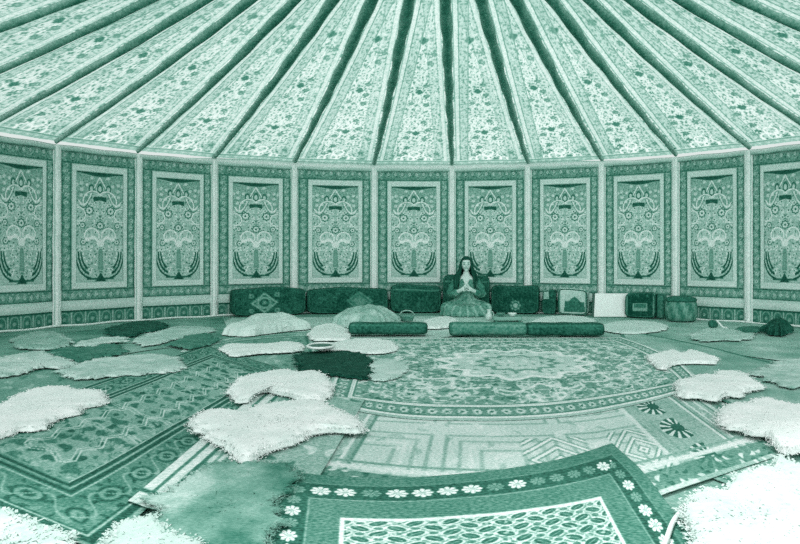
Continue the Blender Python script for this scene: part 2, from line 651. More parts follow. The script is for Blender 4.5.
def paint_gore(s, t, hw, seed):
    L = (RAD - HUB) * 1.06
    y = s * L
    x = t * hw
    dL, dR = hw * (1 + t), hw * (1 - t)
    T = .80 + .14 * fbm(x, y, 3, seed)
    lv, rn = leaves(x, y, .060, seed + 3, .9, .42)
    T = over(T, lv * .9, .18 + .40 * rn)
    lv, rn = leaves(x, y, .042, seed + 4, .6, .5)
    T = over(T, lv * .7, .98 - .6 * (rn > .55))
    lv, rn = leaves(x, y, .095, seed + 5, .5, .34)
    T = over(T, lv * .85, .24 + .2 * rn)
    lv, rn = leaves(x, y, .12, seed + 9, .6, .16, .8, 1.3)
    T = over(T, lv * .9, .99)
    p, h = flowers(x, y, .25, 7, .45, 4, .20)
    T = over(T, p * .8, .30)
    T = over(T, h * .7, .7)
    # one four-petal flower on the axis every 1.1 m
    q = (y - .95) % 1.15 - .1
    p, h = rosette(x, q, 0, 0, .060, 4)
    T = over(T, p * .9, .24)
    # deeper ground with white scrolls near the eaves
    T = T - .17 * (1 - sm(.25, .75, y))
    near = (y < .55)
    for cx, cy, r in ((-.10, .20, .10), (.10, .20, .10), (0, .36, .08), (-.24, .17, .06), (.24, .17, .06)):
        T = over(T, ln(np.hypot(x - cx, (y - cy) * .8) - r, .012) * near, 1.0)
    # quiet floral stripe along the seams
    for p_, q_ in ((.55, 1.9), (-.55, -1.9), (.2, 2.6), (-.2, -2.6)):
        T = over(T, ln(x - p_ * (y - .08) - .03 * np.sin(y * 14 * abs(q_)), .010) * near * (y > .1), 1.0)
    for d, k in ((dL, 1.0), (dR, .55)):
        T = over(T, band(d, .14, .26) * .45 * k, .62)
        lv, rn = leaves(d, y, .055, seed + 31, .7, .5)
        T = over(T, band(d, .15, .25) * lv * .6 * k, .34 + .5 * (rn > .6))
        T = over(T, ln(d - .14, .006, .004) * k, .45)
        T = over(T, ln(d - .26, .006, .004) * k, .48)
        T = over(T, band(d, .07, .13) * .8, .86)
        T = over(T, ln(d - .075, .007) * k, .52)
    # border above the eaves
    T = over(T, band(y, .02, .12) * .8, .58)
    q = (x / .13) % 1.0 - .5
    p, h = rosette(q * .13, y, 0, .07, .030, 6)
    T = over(T, p * band(y, .02, .12) * .7, .80)
    T = over(T, ln(y - .125, .006), .40)
    T = over(T, ln(y - .145, .006), .9)
    return T


ceil = root('ceiling', (CEN[0], CEN[1], 0))
ceil['kind'] = 'structure'
for i in range(len(ALL_TH) - 1):
    nx, ny = 100, 230
    u, v = uvgrid(nx, ny)
    A = np.array([roof_pt(ALL_TH[i], s) for s in np.linspace(0, 1, ny + 1)])
    B = np.array([roof_pt(ALL_TH[i + 1], s) for s in np.linspace(0, 1, ny + 1)])
    iv = np.repeat(np.arange(ny + 1), nx + 1)
    Pp = A[iv] * (1 - u)[:, None] + B[iv] * u[:, None]
    t = u * 2 - 1
    hw = np.linalg.norm(B - A, axis=1)[iv] / 2
    Pp[:, 2] += .12 * (1 - t * t) * hw * np.sin(PI * np.clip(v, 0, 1)) + .012 * (fbm(t * hw, v * 5, 3, i) - .5)
    T = paint_gore(v, t, hw, 3)
    o = mk('roof_panel', Pp - np.array([CEN[0], CEN[1], 0]), quads(nx, ny), T, M['canvas'], ceil)
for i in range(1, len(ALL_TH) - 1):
    # a hanging pleat under every roof seam, its fold shade painted as dark tone
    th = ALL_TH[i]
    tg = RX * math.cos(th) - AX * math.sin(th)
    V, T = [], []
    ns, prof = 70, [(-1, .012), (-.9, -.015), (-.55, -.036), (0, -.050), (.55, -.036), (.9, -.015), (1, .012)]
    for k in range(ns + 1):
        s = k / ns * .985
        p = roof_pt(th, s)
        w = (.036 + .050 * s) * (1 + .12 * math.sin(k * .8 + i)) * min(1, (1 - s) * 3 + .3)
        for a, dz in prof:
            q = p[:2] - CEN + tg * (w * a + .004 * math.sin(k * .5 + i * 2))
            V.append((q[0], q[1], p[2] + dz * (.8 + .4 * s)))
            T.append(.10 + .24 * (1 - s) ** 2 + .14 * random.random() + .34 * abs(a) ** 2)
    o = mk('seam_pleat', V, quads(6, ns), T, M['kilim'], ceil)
hub = lathe([(.36, 0), (.40, .03), (.40, .09), (.30, .14), (.05, .16)], 32, .2)
mk('hub_ring', hub[0] + np.array([0, 0, APEX - .06]), hub[1], .2, M['wood'], ceil)


# ------------------------------------------------------------------ rugs
def poly_resample(P, n):
    P = np.asarray(P, float)
    d = np.concatenate([[0], np.cumsum(np.linalg.norm(np.diff(P, axis=0), axis=1))])
    # smooth through the points (Catmull-Rom)
    t = np.linspace(0, d[-1], n)
    if len(P) == 2:
        return np.stack([np.interp(t, d, P[:, k]) for k in range(P.shape[1])], 1)
    m = np.zeros_like(P)
    m[1:-1] = (P[2:] - P[:-2]) / (d[2:] - d[:-2])[:, None]
    m[0] = (P[1] - P[0]) / (d[1] - d[0])
    m[-1] = (P[-1] - P[-2]) / (d[-1] - d[-2])
    i = np.clip(np.searchsorted(d, t, side='right') - 1, 0, len(P) - 2)
    h = (d[i + 1] - d[i])[:, None]
    s = ((t - d[i])[:, None]) / h
    return ((2 * s ** 3 - 3 * s ** 2 + 1) * P[i] + (s ** 3 - 2 * s ** 2 + s) * h * m[i]
            + (-2 * s ** 3 + 3 * s ** 2) * P[i + 1] + (s ** 3 - s ** 2) * h * m[i + 1])


def rug(name, near, far, z, paint, nx, ny, label, cat='rug', mat='rug', left=None, right=None, seed=1, wave=.006, group=None, thick=.002, parent=None):
    """near / far: pixel polylines left to right; the sheet lies on the floor with its top at z"""
    N_ = poly_resample([gp(x, y, z) for x, y in near], nx + 1)
    F_ = poly_resample([gp(x, y, z) for x, y in far], nx + 1)
    L_ = poly_resample([gp(x, y, z) for x, y in (left or [near[0], far[0]])], ny + 1)
    R_ = poly_resample([gp(x, y, z) for x, y in (right or [near[-1], far[-1]])], ny + 1)
    u, v = uvgrid(nx, ny)
    iu, iv = np.tile(np.arange(nx + 1), ny + 1), np.repeat(np.arange(ny + 1), nx + 1)
    U, Vv = u[:, None], v[:, None]
    Pp = ((1 - Vv) * N_[iu] + Vv * F_[iu] + (1 - U) * L_[iv] + U * R_[iv]
          - ((1 - U) * (1 - Vv) * N_[0] + U * (1 - Vv) * N_[-1] + (1 - U) * Vv * F_[0] + U * Vv * F_[-1]))
    W = (np.linalg.norm(np.diff(N_, axis=0), axis=1).sum() + np.linalg.norm(np.diff(F_, axis=0), axis=1).sum()) / 2
    D = (np.linalg.norm(np.diff(L_, axis=0), axis=1).sum() + np.linalg.norm(np.diff(R_, axis=0), axis=1).sum()) / 2
    T = np.clip(paint(u * W, v * D / 1.6, W, D / 1.6), 0, 1)
    Pp[:, 2] = z + swell(Pp[:, 0], Pp[:, 1])
    c = Pp.mean(0)
    c[2] = 0
    Q_ = Pp - c
    # turned-down edge
    b = np.concatenate([np.arange(nx + 1), (np.arange(1, ny + 1)) * (nx + 1) + nx,
                        ny * (nx + 1) + np.arange(nx - 1, -1, -1), np.arange(ny - 1, 0, -1) * (nx + 1)])
    S = Q_[b].copy()
    S[:, 2] -= .0018
    k = len(Q_) + np.arange(len(b))
    sk = np.stack([b, k, np.roll(k, -1), np.roll(b, -1)], 1)
    o = mk(name, np.concatenate([Q_, S]), np.concatenate([quads(nx, ny), sk]), np.concatenate([T, T[b] * .6]), M[mat])
    o.location = c
    if label:
        tag(o, label, cat, group)
    else:
        o.parent = parent
    return o


def edge_d(x, y, W, D):
    return np.minimum(np.minimum(x, W - x), np.minimum(y, D - y))


def border_coord(x, y, W, D):
    """running coordinate along the nearest edge"""
    dx = np.minimum(x, W - x)
    dy = np.minimum(y, D - y)
    return np.where(dx < dy, y, x)


def p_medallion(x, y, W, D):
    d = edge_d(x, y, W, D) * 2.0
    s = border_coord(x, y, W, D) * 2.0
    fw = W * .5
    X, Y = (x - W * .50) / (W * .5), (y - D * .53) / (D * .5)
    a = np.arctan2(Y, X)
    r = np.hypot(X, Y)
    T = .40 + .12 * fbm(x, y, 3, 2)
    lv, rn = leaves(np.abs(X) * W / 2, y, .10, 51, .85, .45)
    T = over(T, lv * .85, .20 + .62 * (rn > .5))
    pe, h = flowers(np.abs(X) * W / 2, y, .24, 52, .6, 6, .32)
    T = over(T, pe * .8, .80)
    T = over(T, h, .25)
    wob = .05 * np.cos(a * 16) + .03 * np.cos(a * 8) + .05 * (fbm(np.abs(X) * 4, Y * 4, 2, 5) - .5)
    r1 = r + wob
    T = over(T, band(r1, .44, .60, .04) * .30, .30)
    T = over(T, ln(r1 - .62, .014, .01) * .8, .93)
    T = over(T, ln(r1 - .80, .012, .01) * .6, .86)
    lv3, rn3 = leaves(np.abs(X) * W / 2, y, .055, 57, .8, .4)
    T = over(T, lv3 * .8, .22 + .66 * (rn3 > .5))
    inn = 1 - sm(.36, .40, r + .04 * np.cos(a * 12))
    lv2, rn2 = leaves(np.abs(X) * W / 2, y, .085, 55, .8, .5)
    T = over(T, inn, .74)
    T = over(T, inn * lv2 * .8, .36 + .55 * (rn2 > .5))
    T = over(T, ln(r + .04 * np.cos(a * 12) - .39, .025, .012), .93)
    T = over(T, ln(r + .02 * np.cos(a * 12) - .20, .018, .01), .40)
    for k, (fx_, fy_, am) in enumerate(((5.0, 3.0, .10), (3.2, 5.5, .08), (7.5, 4.2, .05))):
        T = over(T, ln(fbm(np.abs(X) * fx_ + k, Y * fy_, 1.5, 60 + k) - .5, .012, .01) * .75 * (r > .42), .92)
    # borders
    b = 1 - sm(.46, .47, d)
    T = over(T, b, .62)
    T = over(T, band(d, .13, .36), .42)
    q = (s / .17) % 1.0 - .5
    pe, h = rosette(q * .17, d * .75, 0, .184, .065, 7)
    T = over(T, pe * (d < .4), .78)
    T = over(T, h * (d < .4), .2)
    lv, rn = leaves(s, d, .06, 58, .8, .5)
    T = over(T, lv * band(d, .13, .36) * .7, .20 + .4 * (rn > .6))
    for e, t in ((.125, .25), (.37, .25), (.40, .92), (.44, .92), (.47, .3), (.07, .9), (.095, .9)):
        T = over(T, ln(d - e, .012, .006), t)
    return T


def p_pale(x, y, W, D):
    T = .74 + .08 * fbm(x, y, 4, 4)
    # faint nested boxes and columns
    q = (x / .62) % 1.0
    ring = np.abs(np.maximum(np.abs(q - .5) * .62, np.abs(((y / .7) % 1.0) - .5) * .7))
    for e, t in ((.10, .58), (.15, .86), (.20, .60), (.27, .54)):
        T = over(T, ln(ring - e, .010, .006) * .85, t)
    lv, rn = leaves(x, y, .12, 61, .45, .4)
    T = over(T, lv * .5, .5 + .4 * (rn > .5))
    # darker stepped lozenges
    for cx in (.47, .66):
        X = np.abs(x - W * cx)
        Y = np.abs(y - D * .36)
        m = 1 - sm(.16, .18, np.maximum(X, Y * .7))
        zig = np.sin((X + Y) * 60)
        T = over(T, m * .7 * (zig > -.2), .40)
        T = over(T, m * (zig > .75), .9)
    dl_, dr_ = x, W - x
    for d in (dl_, dr_):
        T = over(T, band(d, .06, .22) * .6, .50)
        lv, rn = leaves(d, y, .07, 63, .8, .4)
        T = over(T, lv * band(d, .06, .22) * .7, .35 + .5 * (rn > .5))
        for e, t in ((.05, .4), (.10, .85), (.18, .85), (.23, .4)):
            T = over(T, ln(d - e, .010, .005), t)
    # fan palmettes in the right border
    b = band(dr_, .26, .72)
    T = over(T, b * .7, .52)
    q = (y / .33) % 1.0 - .5
    X, Y = dr_ - .48, q * .33
    a = np.arctan2(Y, X)
    rr = np.hypot(X, Y)
    fan = (rr < .13) * (X > -.05)
    T = over(T, fan * 1.0, .16)
    T = over(T, fan * (np.cos(a * 12) > .2) * (rr > .05), .86)
    T = over(T, ln(dr_ - .25, .012, .006), .86)
    T = over(T, ln(dr_ - .74, .016, .008), .84)
    # near edge
    e = band(y, .03, .16)
    lv, rn = leaves(x, y, .065, 65, .9, .5)
    T = over(T, e * .8, .32)
    T = over(T, e * lv, .2 + .6 * (rn > .5))
    T = over(T, ln(y - .20, .02, .008), .86)
    T = over(T, ln(y - .25, .010, .006), .5)
    return T


def p_fore(x, y, W, D):
    dx, dy = np.minimum(x, W - x) * 1.25, np.minimum(y, D - y)
    d = np.minimum(dx, dy)
    s = np.where(dx < dy, y, x)
    T = .27 + .08 * fbm(x, y, 5, 8)
    B0, B1, FI = .095, .220, .375
    T = over(T, band(d, B0, B1), .13)
    pitch = .088
    k = np.floor(s / pitch)
    q = (s / pitch) % 1.0 - .5
    big = hsh(k, k * 0 + 3, 9) > .36
    mid = (B0 + B1) / 2
    p, h = rosette(q * pitch, d, 0, mid, .040, 8)
    petl = np.abs(np.cos(np.arctan2(d - mid, q * pitch) * 4)) > .30
    T = over(T, p * big * petl, .92)
    T = over(T, p * big * (~petl), .40)
    T = over(T, h * big, .7)
    p2, h2 = rosette(q * pitch, d, 0, mid, .036, 8)
    T = over(T, p2 * (~big) * petl, .45)
    T = over(T, ln(d - B1 - .008, .004), .50)
    T = over(T, ln(d - B0 + .008, .003), .40)
    # lattice of leaves
    f = sm(FI - .004, FI + .004, d)
    X, Y = x - W / 2, y - D
    g = .118
    aa, bb = (X / g + Y / (g * .62)), (X / g - Y / (g * .62))
    ca, cb = np.abs(aa % 1.0 - .5), np.abs(bb % 1.0 - .5)
    LT = .80 + .12 * (fbm(x, y, 16, 4) - .4)
    fa, fb = aa % 1.0 - .5, bb % 1.0 - .5
    leaf1 = np.hypot(fa / .45, fb / .27)
    leaf2 = np.hypot((ca - .5) / .20, (cb - .5) / .20)
    alt = (np.floor(aa) + np.floor(bb)) % 2
    leaf1 = np.where(alt > 0, leaf1, np.hypot(fa / .27, fb / .45))
    LT = over(LT, .8 * sm(1.30, 1.45, leaf1) * sm(1.25, 1.45, leaf2), .44)
    LT = over(LT, 1 - sm(.85, 1.05, leaf2), .34)
    LT = over(LT, 1 - sm(.88, 1.04, leaf1), .20)
    LT = over(LT, ln(np.where(alt > 0, fb, fa), .03) * (leaf1 < .7), .50)
    lv, rn = leaves(x, y, .030, 71, .6, .5)
    LT = over(LT, lv * .6, .36 + .5 * (rn > .6))
    T = over(T, f, LT)
    T = over(T, ln(d - FI, .010, .005), .9)
    return T


def p_left(x, y, W, D):
    d = edge_d(x, y, W, D)
    s = border_coord(x, y, W, D)
    T = .44 + .16 * fbm(x, y, 3, 12)
    lv, rn = leaves(x, y, .15, 81, .95, .62, .7, 1.1)
    T = over(T, lv * .95, .06 + .30 * rn)
    lv, rn = leaves(x, y, .075, 83, .7, .5)
    T = over(T, lv * .7, .14 + .52 * (rn > .5))
    p, h = flowers(x, y, .24, 84, .6, 7, .34)
    T = over(T, p * .8, .46)
    T = over(T, ln(p - .5, .35) * .7, .10)
    T = over(T, h, .12)
    # hooked medallion outline
    X, Y = np.abs(x - W * .5), np.abs(y - D * .55)
    st = np.abs(((X + Y) / .36) % 1.0 - .5) * .10
    zz = np.maximum(X, Y * .8) + st
    for e in (.42, .45, .82, .85):
        T = over(T, ln(zz - e, .007, .005) * .8, .70)
    fld = sm(.40, .405, d)
    stp = ((s / .24) % 1.0 - .5)
    T = over(T, ln(d - .53 - .13 * np.abs(stp), .006, .005), .78)
    T = over(T, ln(d - .56 - .13 * np.abs(stp), .005, .004) * .9, .72)
    b = 1 - fld
    Bt = .25 + .14 * fbm(x, y, 6, 3)
    q = (s / .30) % 1.0 - .5
    mot = np.hypot(q * .30 / .10, (d - .19) / .065)
    lv, rn = leaves(s, d, .075, 87, .9, .42)
    Bt = over(Bt, lv * .85, .08 + .40 * (rn > .6))
    Bt = over(Bt, 1 - sm(.85, 1.05, mot), .10)
    Bt = over(Bt, ln(mot - .55, .16), .46)
    Bt = over(Bt, vine(s, d - .19, .06, .30, .008), .52)
    for e, w, t in ((.012, .010, .50), (.045, .018, .10), (.070, .005, .62), (.083, .005, .12), (.30, .005, .62), (.325, .014, .08), (.350, .005, .60), (.375, .014, .08), (.395, .005, .66)):
        Bt = over(Bt, ln(d - e, w, .004), t)
    return over(T, b, Bt)


def p_kilim(x, y, W, D):
    T = .52 + .1 * fbm(x, y, 4, 5)
    lv, rn = leaves(x, y, .13, 91, .8, .45)
    T = over(T, lv * .8, .22 + .6 * (rn > .5))
    for d in (x,):
        T = over(T, band(d, .0, .14), .84)
        T = over(T, ln(d - .075, .012, .006), .30)
        T = over(T, ln(d - .155, .012, .006), .22)
        T = over(T, band(d, .20, .34) * .7, .34)
        T = over(T, ln(d - .27 - .04 * np.sign(np.sin(y * 40)), .014), .8)
    T = over(T, band(y, .0, .06), .80)
    T = over(T, ln(y - .085, .012, .006), .2)
    return T


def p_plain(t0, seed, amp=.1, edge=.0, dark=.3):
    def f(x, y, W, D):
        T = t0 + amp * (fbm(x, y, 2.2, seed) - .45) * 2
        lv, rn = leaves(x, y, .16, seed + 5, .4, .3)
        T = over(T, lv * .25, t0 - .15 + .3 * rn)
        if edge:
            d = edge_d(x, y, W, D)
            T = over(T, ln(d - edge, .02, .01) * .7, dark)
            T = over(T, band(d, 0, .03), dark)
        return T
    return f


def p_small(t0, seed):
    def f(x, y, W, D):
        d = edge_d(x, y, W, D)
        T = t0 + .14 * (fbm(x, y, 3, seed) - .4)
        lv, rn = leaves(x, y, .17, seed, .8, .5)
        T = over(T, lv * .7, t0 - .2 + .42 * (rn > .5))
        for e, t in ((.05, t0 - .2), (.10, t0 + .25), (.26, t0 + .25), (.30, t0 - .2)):
            T = over(T, ln(d - e, .014, .008), t)
        return T
    return f


# far sheets first
rug('felt_rug', [(180, 352), (330, 348), (470, 336), (620, 334)], [(230, 318), (330, 317), (470, 316), (600, 318)], .006,
    p_plain(.68, 101, .14), 90, 50, 'pale felt sheet spread in front of the row of dark cushions', mat='felt', seed=3)
rug('felt_rug', [(560, 338), (640, 341), (720, 352), (815, 366)], [(560, 319), (640, 320), (720, 321), (830, 331)], .008,
    p_plain(.56, 103, .14), 90, 40, 'grey-green felt sheet along the wall at the far right', mat='felt', seed=5)
rug('felt_rug', [(-40, 372), (60, 366), (150, 350), (235, 340)], [(-30, 338), (60, 333), (150, 324), (222, 318)], .007,
    p_plain(.40, 105, .20), 90, 50, 'mid green felt sheet along the wall at the far left', mat='felt', seed=6)
rug('patterned_rug', [(165, 400), (250, 405), (345, 385)], [(190, 345), (240, 336), (330, 330)], .008,
    p_small(.44, 107), 150, 150, 'dim patterned rug showing between the black hide and the left carpet', seed=7)
rug('patterned_rug', [(-60, 470), (20, 446), (120, 400)], [(-60, 372), (40, 362), (150, 360)], .008,
    p_small(.40, 109), 140, 120, 'dim rug lying under the left white sheepskin and the long pale pelt', seed=8)
rug('felt_rug', [(640, 372), (720, 400), (830, 470)], [(618, 329), (700, 345), (830, 378)], .016,
    p_plain(.55, 111, .13, .05, .15), 110, 110, 'plain grey-green felt rug with dark edge, right of the medallion carpet', mat='felt', seed=9, wave=.010)
rug('patterned_rug', [(690, 470), (760, 500), (830, 545)], [(700, 375), (760, 385), (830, 395)], .007,
    p_small(.50, 113), 110, 130, 'striped dim rug glimpsed between the white sheepskins at right', seed=10)
# big ones
rug('medallion_carpet', [(322, 404), (400, 418), (480, 421), (560, 417), (640, 404), (705, 386)], [(352, 338), (430, 338), (520, 338), (622, 337)], .017,
    p_medallion, 420, 330, 'large light carpet with a lace-edged oval medallion in the middle of the tent', 'carpet', left=[(322, 404), (332, 378), (342, 355), (352, 338)],
    right=[(705, 386), (680, 362), (650, 347), (622, 337)], seed=11)
rug('pale_carpet', [(284, 482), (400, 498), (520, 505), (640, 503), (668, 494), (785, 454)], [(345, 408), (450, 412), (560, 410), (690, 392)], .012,
    p_pale, 420, 210, 'pale faded carpet with faint geometric boxes, between the medallion and flower-border carpets', 'carpet', seed=12)
rug('flower_border_carpet', [(205, 735), (440, 735), (650, 735), (872, 735)], [(266, 471), (330, 477), (400, 479), (450, 476), (500, 471), (560, 460), (612, 444)], .024,
    p_fore, 430, 330, 'dark green carpet with a border of white flowers, nearest the camera', 'carpet', seed=13,
    right=[(872, 735), (706, 552), (668, 505), (640, 470), (612, 444)])
rug('dark_floral_carpet', [(96, 552), (160, 498), (235, 436), (312, 378)], [(-150, 446), (-20, 418), (90, 385), (205, 345)], .015,
    lambda x, y, W, D: p_left(x, y, W, D), 330, 330, 'large dark floral carpet with wide borders at the lower left', 'carpet', seed=14)
rug('striped_kilim', [(128, 501), (152, 509), (215, 520), (290, 528)], [(258, 392), (285, 393), (320, 395), (365, 400)], .023,
    p_kilim, 160, 230, 'narrow kilim with a white striped edge, half under the central sheepskins', seed=15)
rug('fringed_rug', [(-60, 590), (40, 580)], [(-40, 498), (66, 546)], .010,
    p_plain(.80, 117, .14), 60, 60, 'corner of a whitish rug at the bottom left of the floor', mat='felt', seed=16)


# ------------------------------------------------------------------ pelts
def pelt(name, pts, z, h, tone, label, cat, mat='fleece', n_strand=1500, slen=.035, seed=1, rag=.02, group=None, centre=None, tvar=.05, rings=16, curl=.35, patch=None):
    rng = np.random.default_rng(seed)
    h = h * .5 * (.75 if mat == 'hide' and h < .1 else 1)
    if mat == 'hide':
        tvar = max(tvar, .12) if tone > .15 else tvar
        rag = rag * 2.4
    n_strand = int(n_strand * .45)
    P0 = np.array([gp(x, y, z) for x, y in pts])[:, :2]
    P1 = poly_resample(np.concatenate([P0, P0[:1]]), 221)[:-1]
    nb = len(P1)
    c = P1.mean(0) if centre is None else gp(*centre, z)[:2]
    # ragged outline
    ang = np.arange(nb)
    d = P1 - c
    rl = np.linalg.norm(d, axis=1)
    nz = 1.1 * (vnoise(ang * .13, ang * 0 + seed, 1, seed + 7) - .5) + vnoise(ang * .35, ang * 0 + seed, 1, seed) - .5 + .7 * (vnoise(ang * .9, ang * 0 + seed, 1, seed + 3) - .5)
    P1 = c + d * (1 + rag * 2.0 * nz / np.maximum(rl, .1) * .8)[:, None]
    ss = np.linspace(0, 1, rings + 1)[1:] ** .8
    V = [np.array([[c[0], c[1], z + h]])]
    for s in ss:
        q = c + (P1 - c) * s
        dep = np.clip((1 - s) * np.linalg.norm(P1 - c, axis=1) / (2.2 * h + .02), 0, 1)
        hh = h * np.sqrt(1 - (1 - dep) ** 2) if s < 1 else np.zeros(nb)
        hh = hh * (.72 + .56 * fbm(q[:, 0], q[:, 1], 5.5, seed + 11)) + .003
        V.append(np.column_stack([q, z + hh]))
    V = np.concatenate(V)
    Fc = [[0, 1 + k, 1 + (k + 1) % nb] for k in range(nb)]
    for j in range(rings - 1):
        a, b = 1 + j * nb, 1 + (j + 1) * nb
        Fc += [[a + k, b + k, b + (k + 1) % nb, a + (k + 1) % nb] for k in range(nb)]
    # under-edge down to the base
    E = V[-nb:].copy()
    E[:, 2] = z - .001
    a, b = len(V) - nb, len(V)
    V = np.concatenate([V, E])
    Fc += [[a + k, b + k, b + (k + 1) % nb, a + (k + 1) % nb] for k in range(nb)]
    T = tone + tvar * 2 * (fbm(V[:, 0], V[:, 1], 6, seed + 5) - .5)
    if patch is not None:
        T = patch(T, V)
    # locks of wool
    top = V[:1 + rings * nb]
    m_edge = int(n_strand * .75)
    ia = rng.integers(1, len(top) - nb, n_strand - m_edge)
    ib = len(top) - nb - (rng.random(m_edge) < .4) * nb + rng.integers(0, nb, m_edge)
    idx = np.concatenate([ia, ib])
    jt = rng.normal(0, .012, (n_strand, 2))
    base = top[idx] + np.column_stack([jt, np.zeros(n_strand)])
    base[:, 2] -= .002
    outw = base[:, :2] - c
    outw /= np.linalg.norm(outw, axis=1)[:, None] + 1e-6
    dirr = np.column_stack([outw * .8 + rng.normal(0, .55, (n_strand, 2)), .04 + .12 * rng.random(n_strand)])
    dirr /= np.linalg.norm(dirr, axis=1)[:, None]
    L = slen * (.34 if mat == 'fleece' else .5) * (.5 + rng.random(n_strand))
    wd = slen * .09 * (.7 + .6 * rng.random(n_strand))
    side = np.cross(dirr, [0, 0, 1.0])
    side /= np.linalg.norm(side, axis=1)[:, None] + 1e-6
    up = np.cross(side, dirr)
    mid = base + dirr * (L * .6)[:, None] + up * (wd * .5)[:, None]
    tip = base + dirr * L[:, None] + np.column_stack([rng.normal(0, .3, (n_strand, 2)) * L[:, None] * curl, -L * .35])
    tip[:, 2] = np.maximum(tip[:, 2], z + .001)
    s1, s2 = base + side * wd[:, None], base - side * wd[:, None]
    SV = np.stack([s1, s2, mid + side * (wd * .7)[:, None], mid - side * (wd * .7)[:, None], tip], 1).reshape(-1, 3)
    k0 = len(V) + np.arange(n_strand) * 5
    SF = []
    for f in ([1, 0, 2, 3], [3, 2, 4]):
        SF += (k0[:, None] + np.array(f)[::-1]).tolist()
    ST = np.repeat(np.clip(T[idx], 0, 1) + rng.normal(0, .03, n_strand), 5)
    V = np.concatenate([V, SV])
    T = np.clip(np.concatenate([T, ST]), 0, 1)
    V[:, 2] += swell(V[:, 0], V[:, 1])
    loc = np.array([c[0], c[1], z])
    o = mk(name, V - loc, Fc + SF, T, M[mat])
    o.location = loc
    tag(o, label, cat, group)
    return o


W = 'sheepskin'
GW = 'white sheepskins on the floor'
GG = 'grey and brown pelts on the floor'
pelt('sheepskin', [(-40, 424), (0, 408), (22, 396), (44, 390), (62, 389), (80, 393), (98, 393), (107, 402), (101, 406), (84, 409), (80, 414), (60, 419), (48, 425), (45, 431), (20, 433), (0, 440), (-40, 452)],
     .022, .055, .92, 'white sheepskin at the left edge of the floor, over the dark floral carpet', W, n_strand=3800, slen=.05, seed=21, group=GW, centre=(30, 414))
pelt('sheepskin', [(229, 394), (236, 383), (248, 378), (268, 375), (285, 373), (300, 375), (315, 374), (328, 381), (333, 390), (330, 397), (318, 402), (300, 401), (288, 397), (268, 393), (256, 395), (247, 403), (236, 403)],
     .034, .07, .92, 'rounded white sheepskin in front of the black hide', W, n_strand=3600, slen=.05, seed=22, group=GW)
pelt('sheepskin', [(193, 423), (203, 416), (222, 414), (238, 417), (250, 412), (266, 408), (290, 405), (318, 404), (332, 409), (345, 418), (360, 423), (365, 429), (362, 434), (345, 434), (325, 433), (312, 437), (300, 443), (284, 449), (264, 454), (252, 463), (243, 465), (232, 456), (222, 448), (206, 440), (195, 432)],
     .036, .075, .92, 'largest white sheepskin, stretched across the pale carpet corner left of centre', W, n_strand=5200, slen=.055, seed=23, group=GW, centre=(268, 428))
pelt('sheepskin', [(648, 357), (660, 354), (672, 352), (684, 355), (692, 352), (704, 355), (716, 359), (714, 364), (700, 364), (686, 364), (672, 366), (664, 370), (654, 366)],
     .028, .05, .94, 'small narrow white sheepskin, farthest of the white ones on the right', W, n_strand=2000, slen=.045, seed=24, group=GW)
pelt('sheepskin', [(677, 397), (679, 385), (692, 379), (706, 377), (716, 378), (720, 374), (735, 374), (750, 380), (764, 388), (758, 391), (745, 394), (742, 398), (727, 397), (716, 402), (700, 400), (685, 399)],
     .032, .06, .92, 'white sheepskin at the right end of the medallion carpet border', W, n_strand=3200, slen=.05, seed=25, group=GW)
pelt('sheepskin', [(722, 426), (719, 418), (724, 410), (738, 407), (752, 407), (752, 403), (768, 402), (790, 406), (830, 414), (840, 455), (805, 452), (786, 455), (775, 448), (770, 440), (752, 436), (740, 432), (730, 430)],
     .034, .06, .95, 'white sheepskin at the right edge, between two other white sheepskins', W, n_strand=3800, slen=.05, seed=26, group=GW, centre=(775, 426))
pelt('sheepskin', [(683, 508), (692, 500), (704, 494), (722, 497), (730, 490), (736, 482), (750, 478), (764, 473), (776, 474), (782, 462), (792, 468), (830, 478), (840, 580), (760, 590), (700, 575), (686, 560), (692, 548), (686, 536), (690, 524), (681, 516)],
     .036, .07, .84, 'big white sheepskin nearest the camera in the lower right corner', W, n_strand=5600, slen=.05, seed=27, group=GW, centre=(755, 525))
pelt('sheepskin', [(98, 556), (112, 538), (124, 526), (136, 522), (150, 521), (160, 530), (176, 540), (200, 552), (190, 580), (120, 580)],
     .034, .05, .76, 'greyish white sheepskin cut by the bottom edge, beside the dark floral carpet corner', W, n_strand=3400, slen=.045, seed=28, group=GW, tvar=.08)
pelt('sheepskin', [(-40, 520), (0, 516), (14, 519), (26, 527), (44, 531), (60, 543), (70, 560), (40, 600), (-40, 600)],
     .030, .04, .80, 'shaggy whitish sheepskin in the lower left corner', W, n_strand=4200, slen=.07, seed=29, group=GW, tvar=.12)


def cow(T, V):
    d = fbm(V[:, 0], V[:, 1], 2.6, 91)
    T = over(T, sm(.50, .60, d), .30)
    e = np.hypot((V[:, 0] + .87) / .16, (V[:, 1] - 2.95) / .35)
    return over(T, (1 - sm(.5, 1.1, e)) * .8, .72)


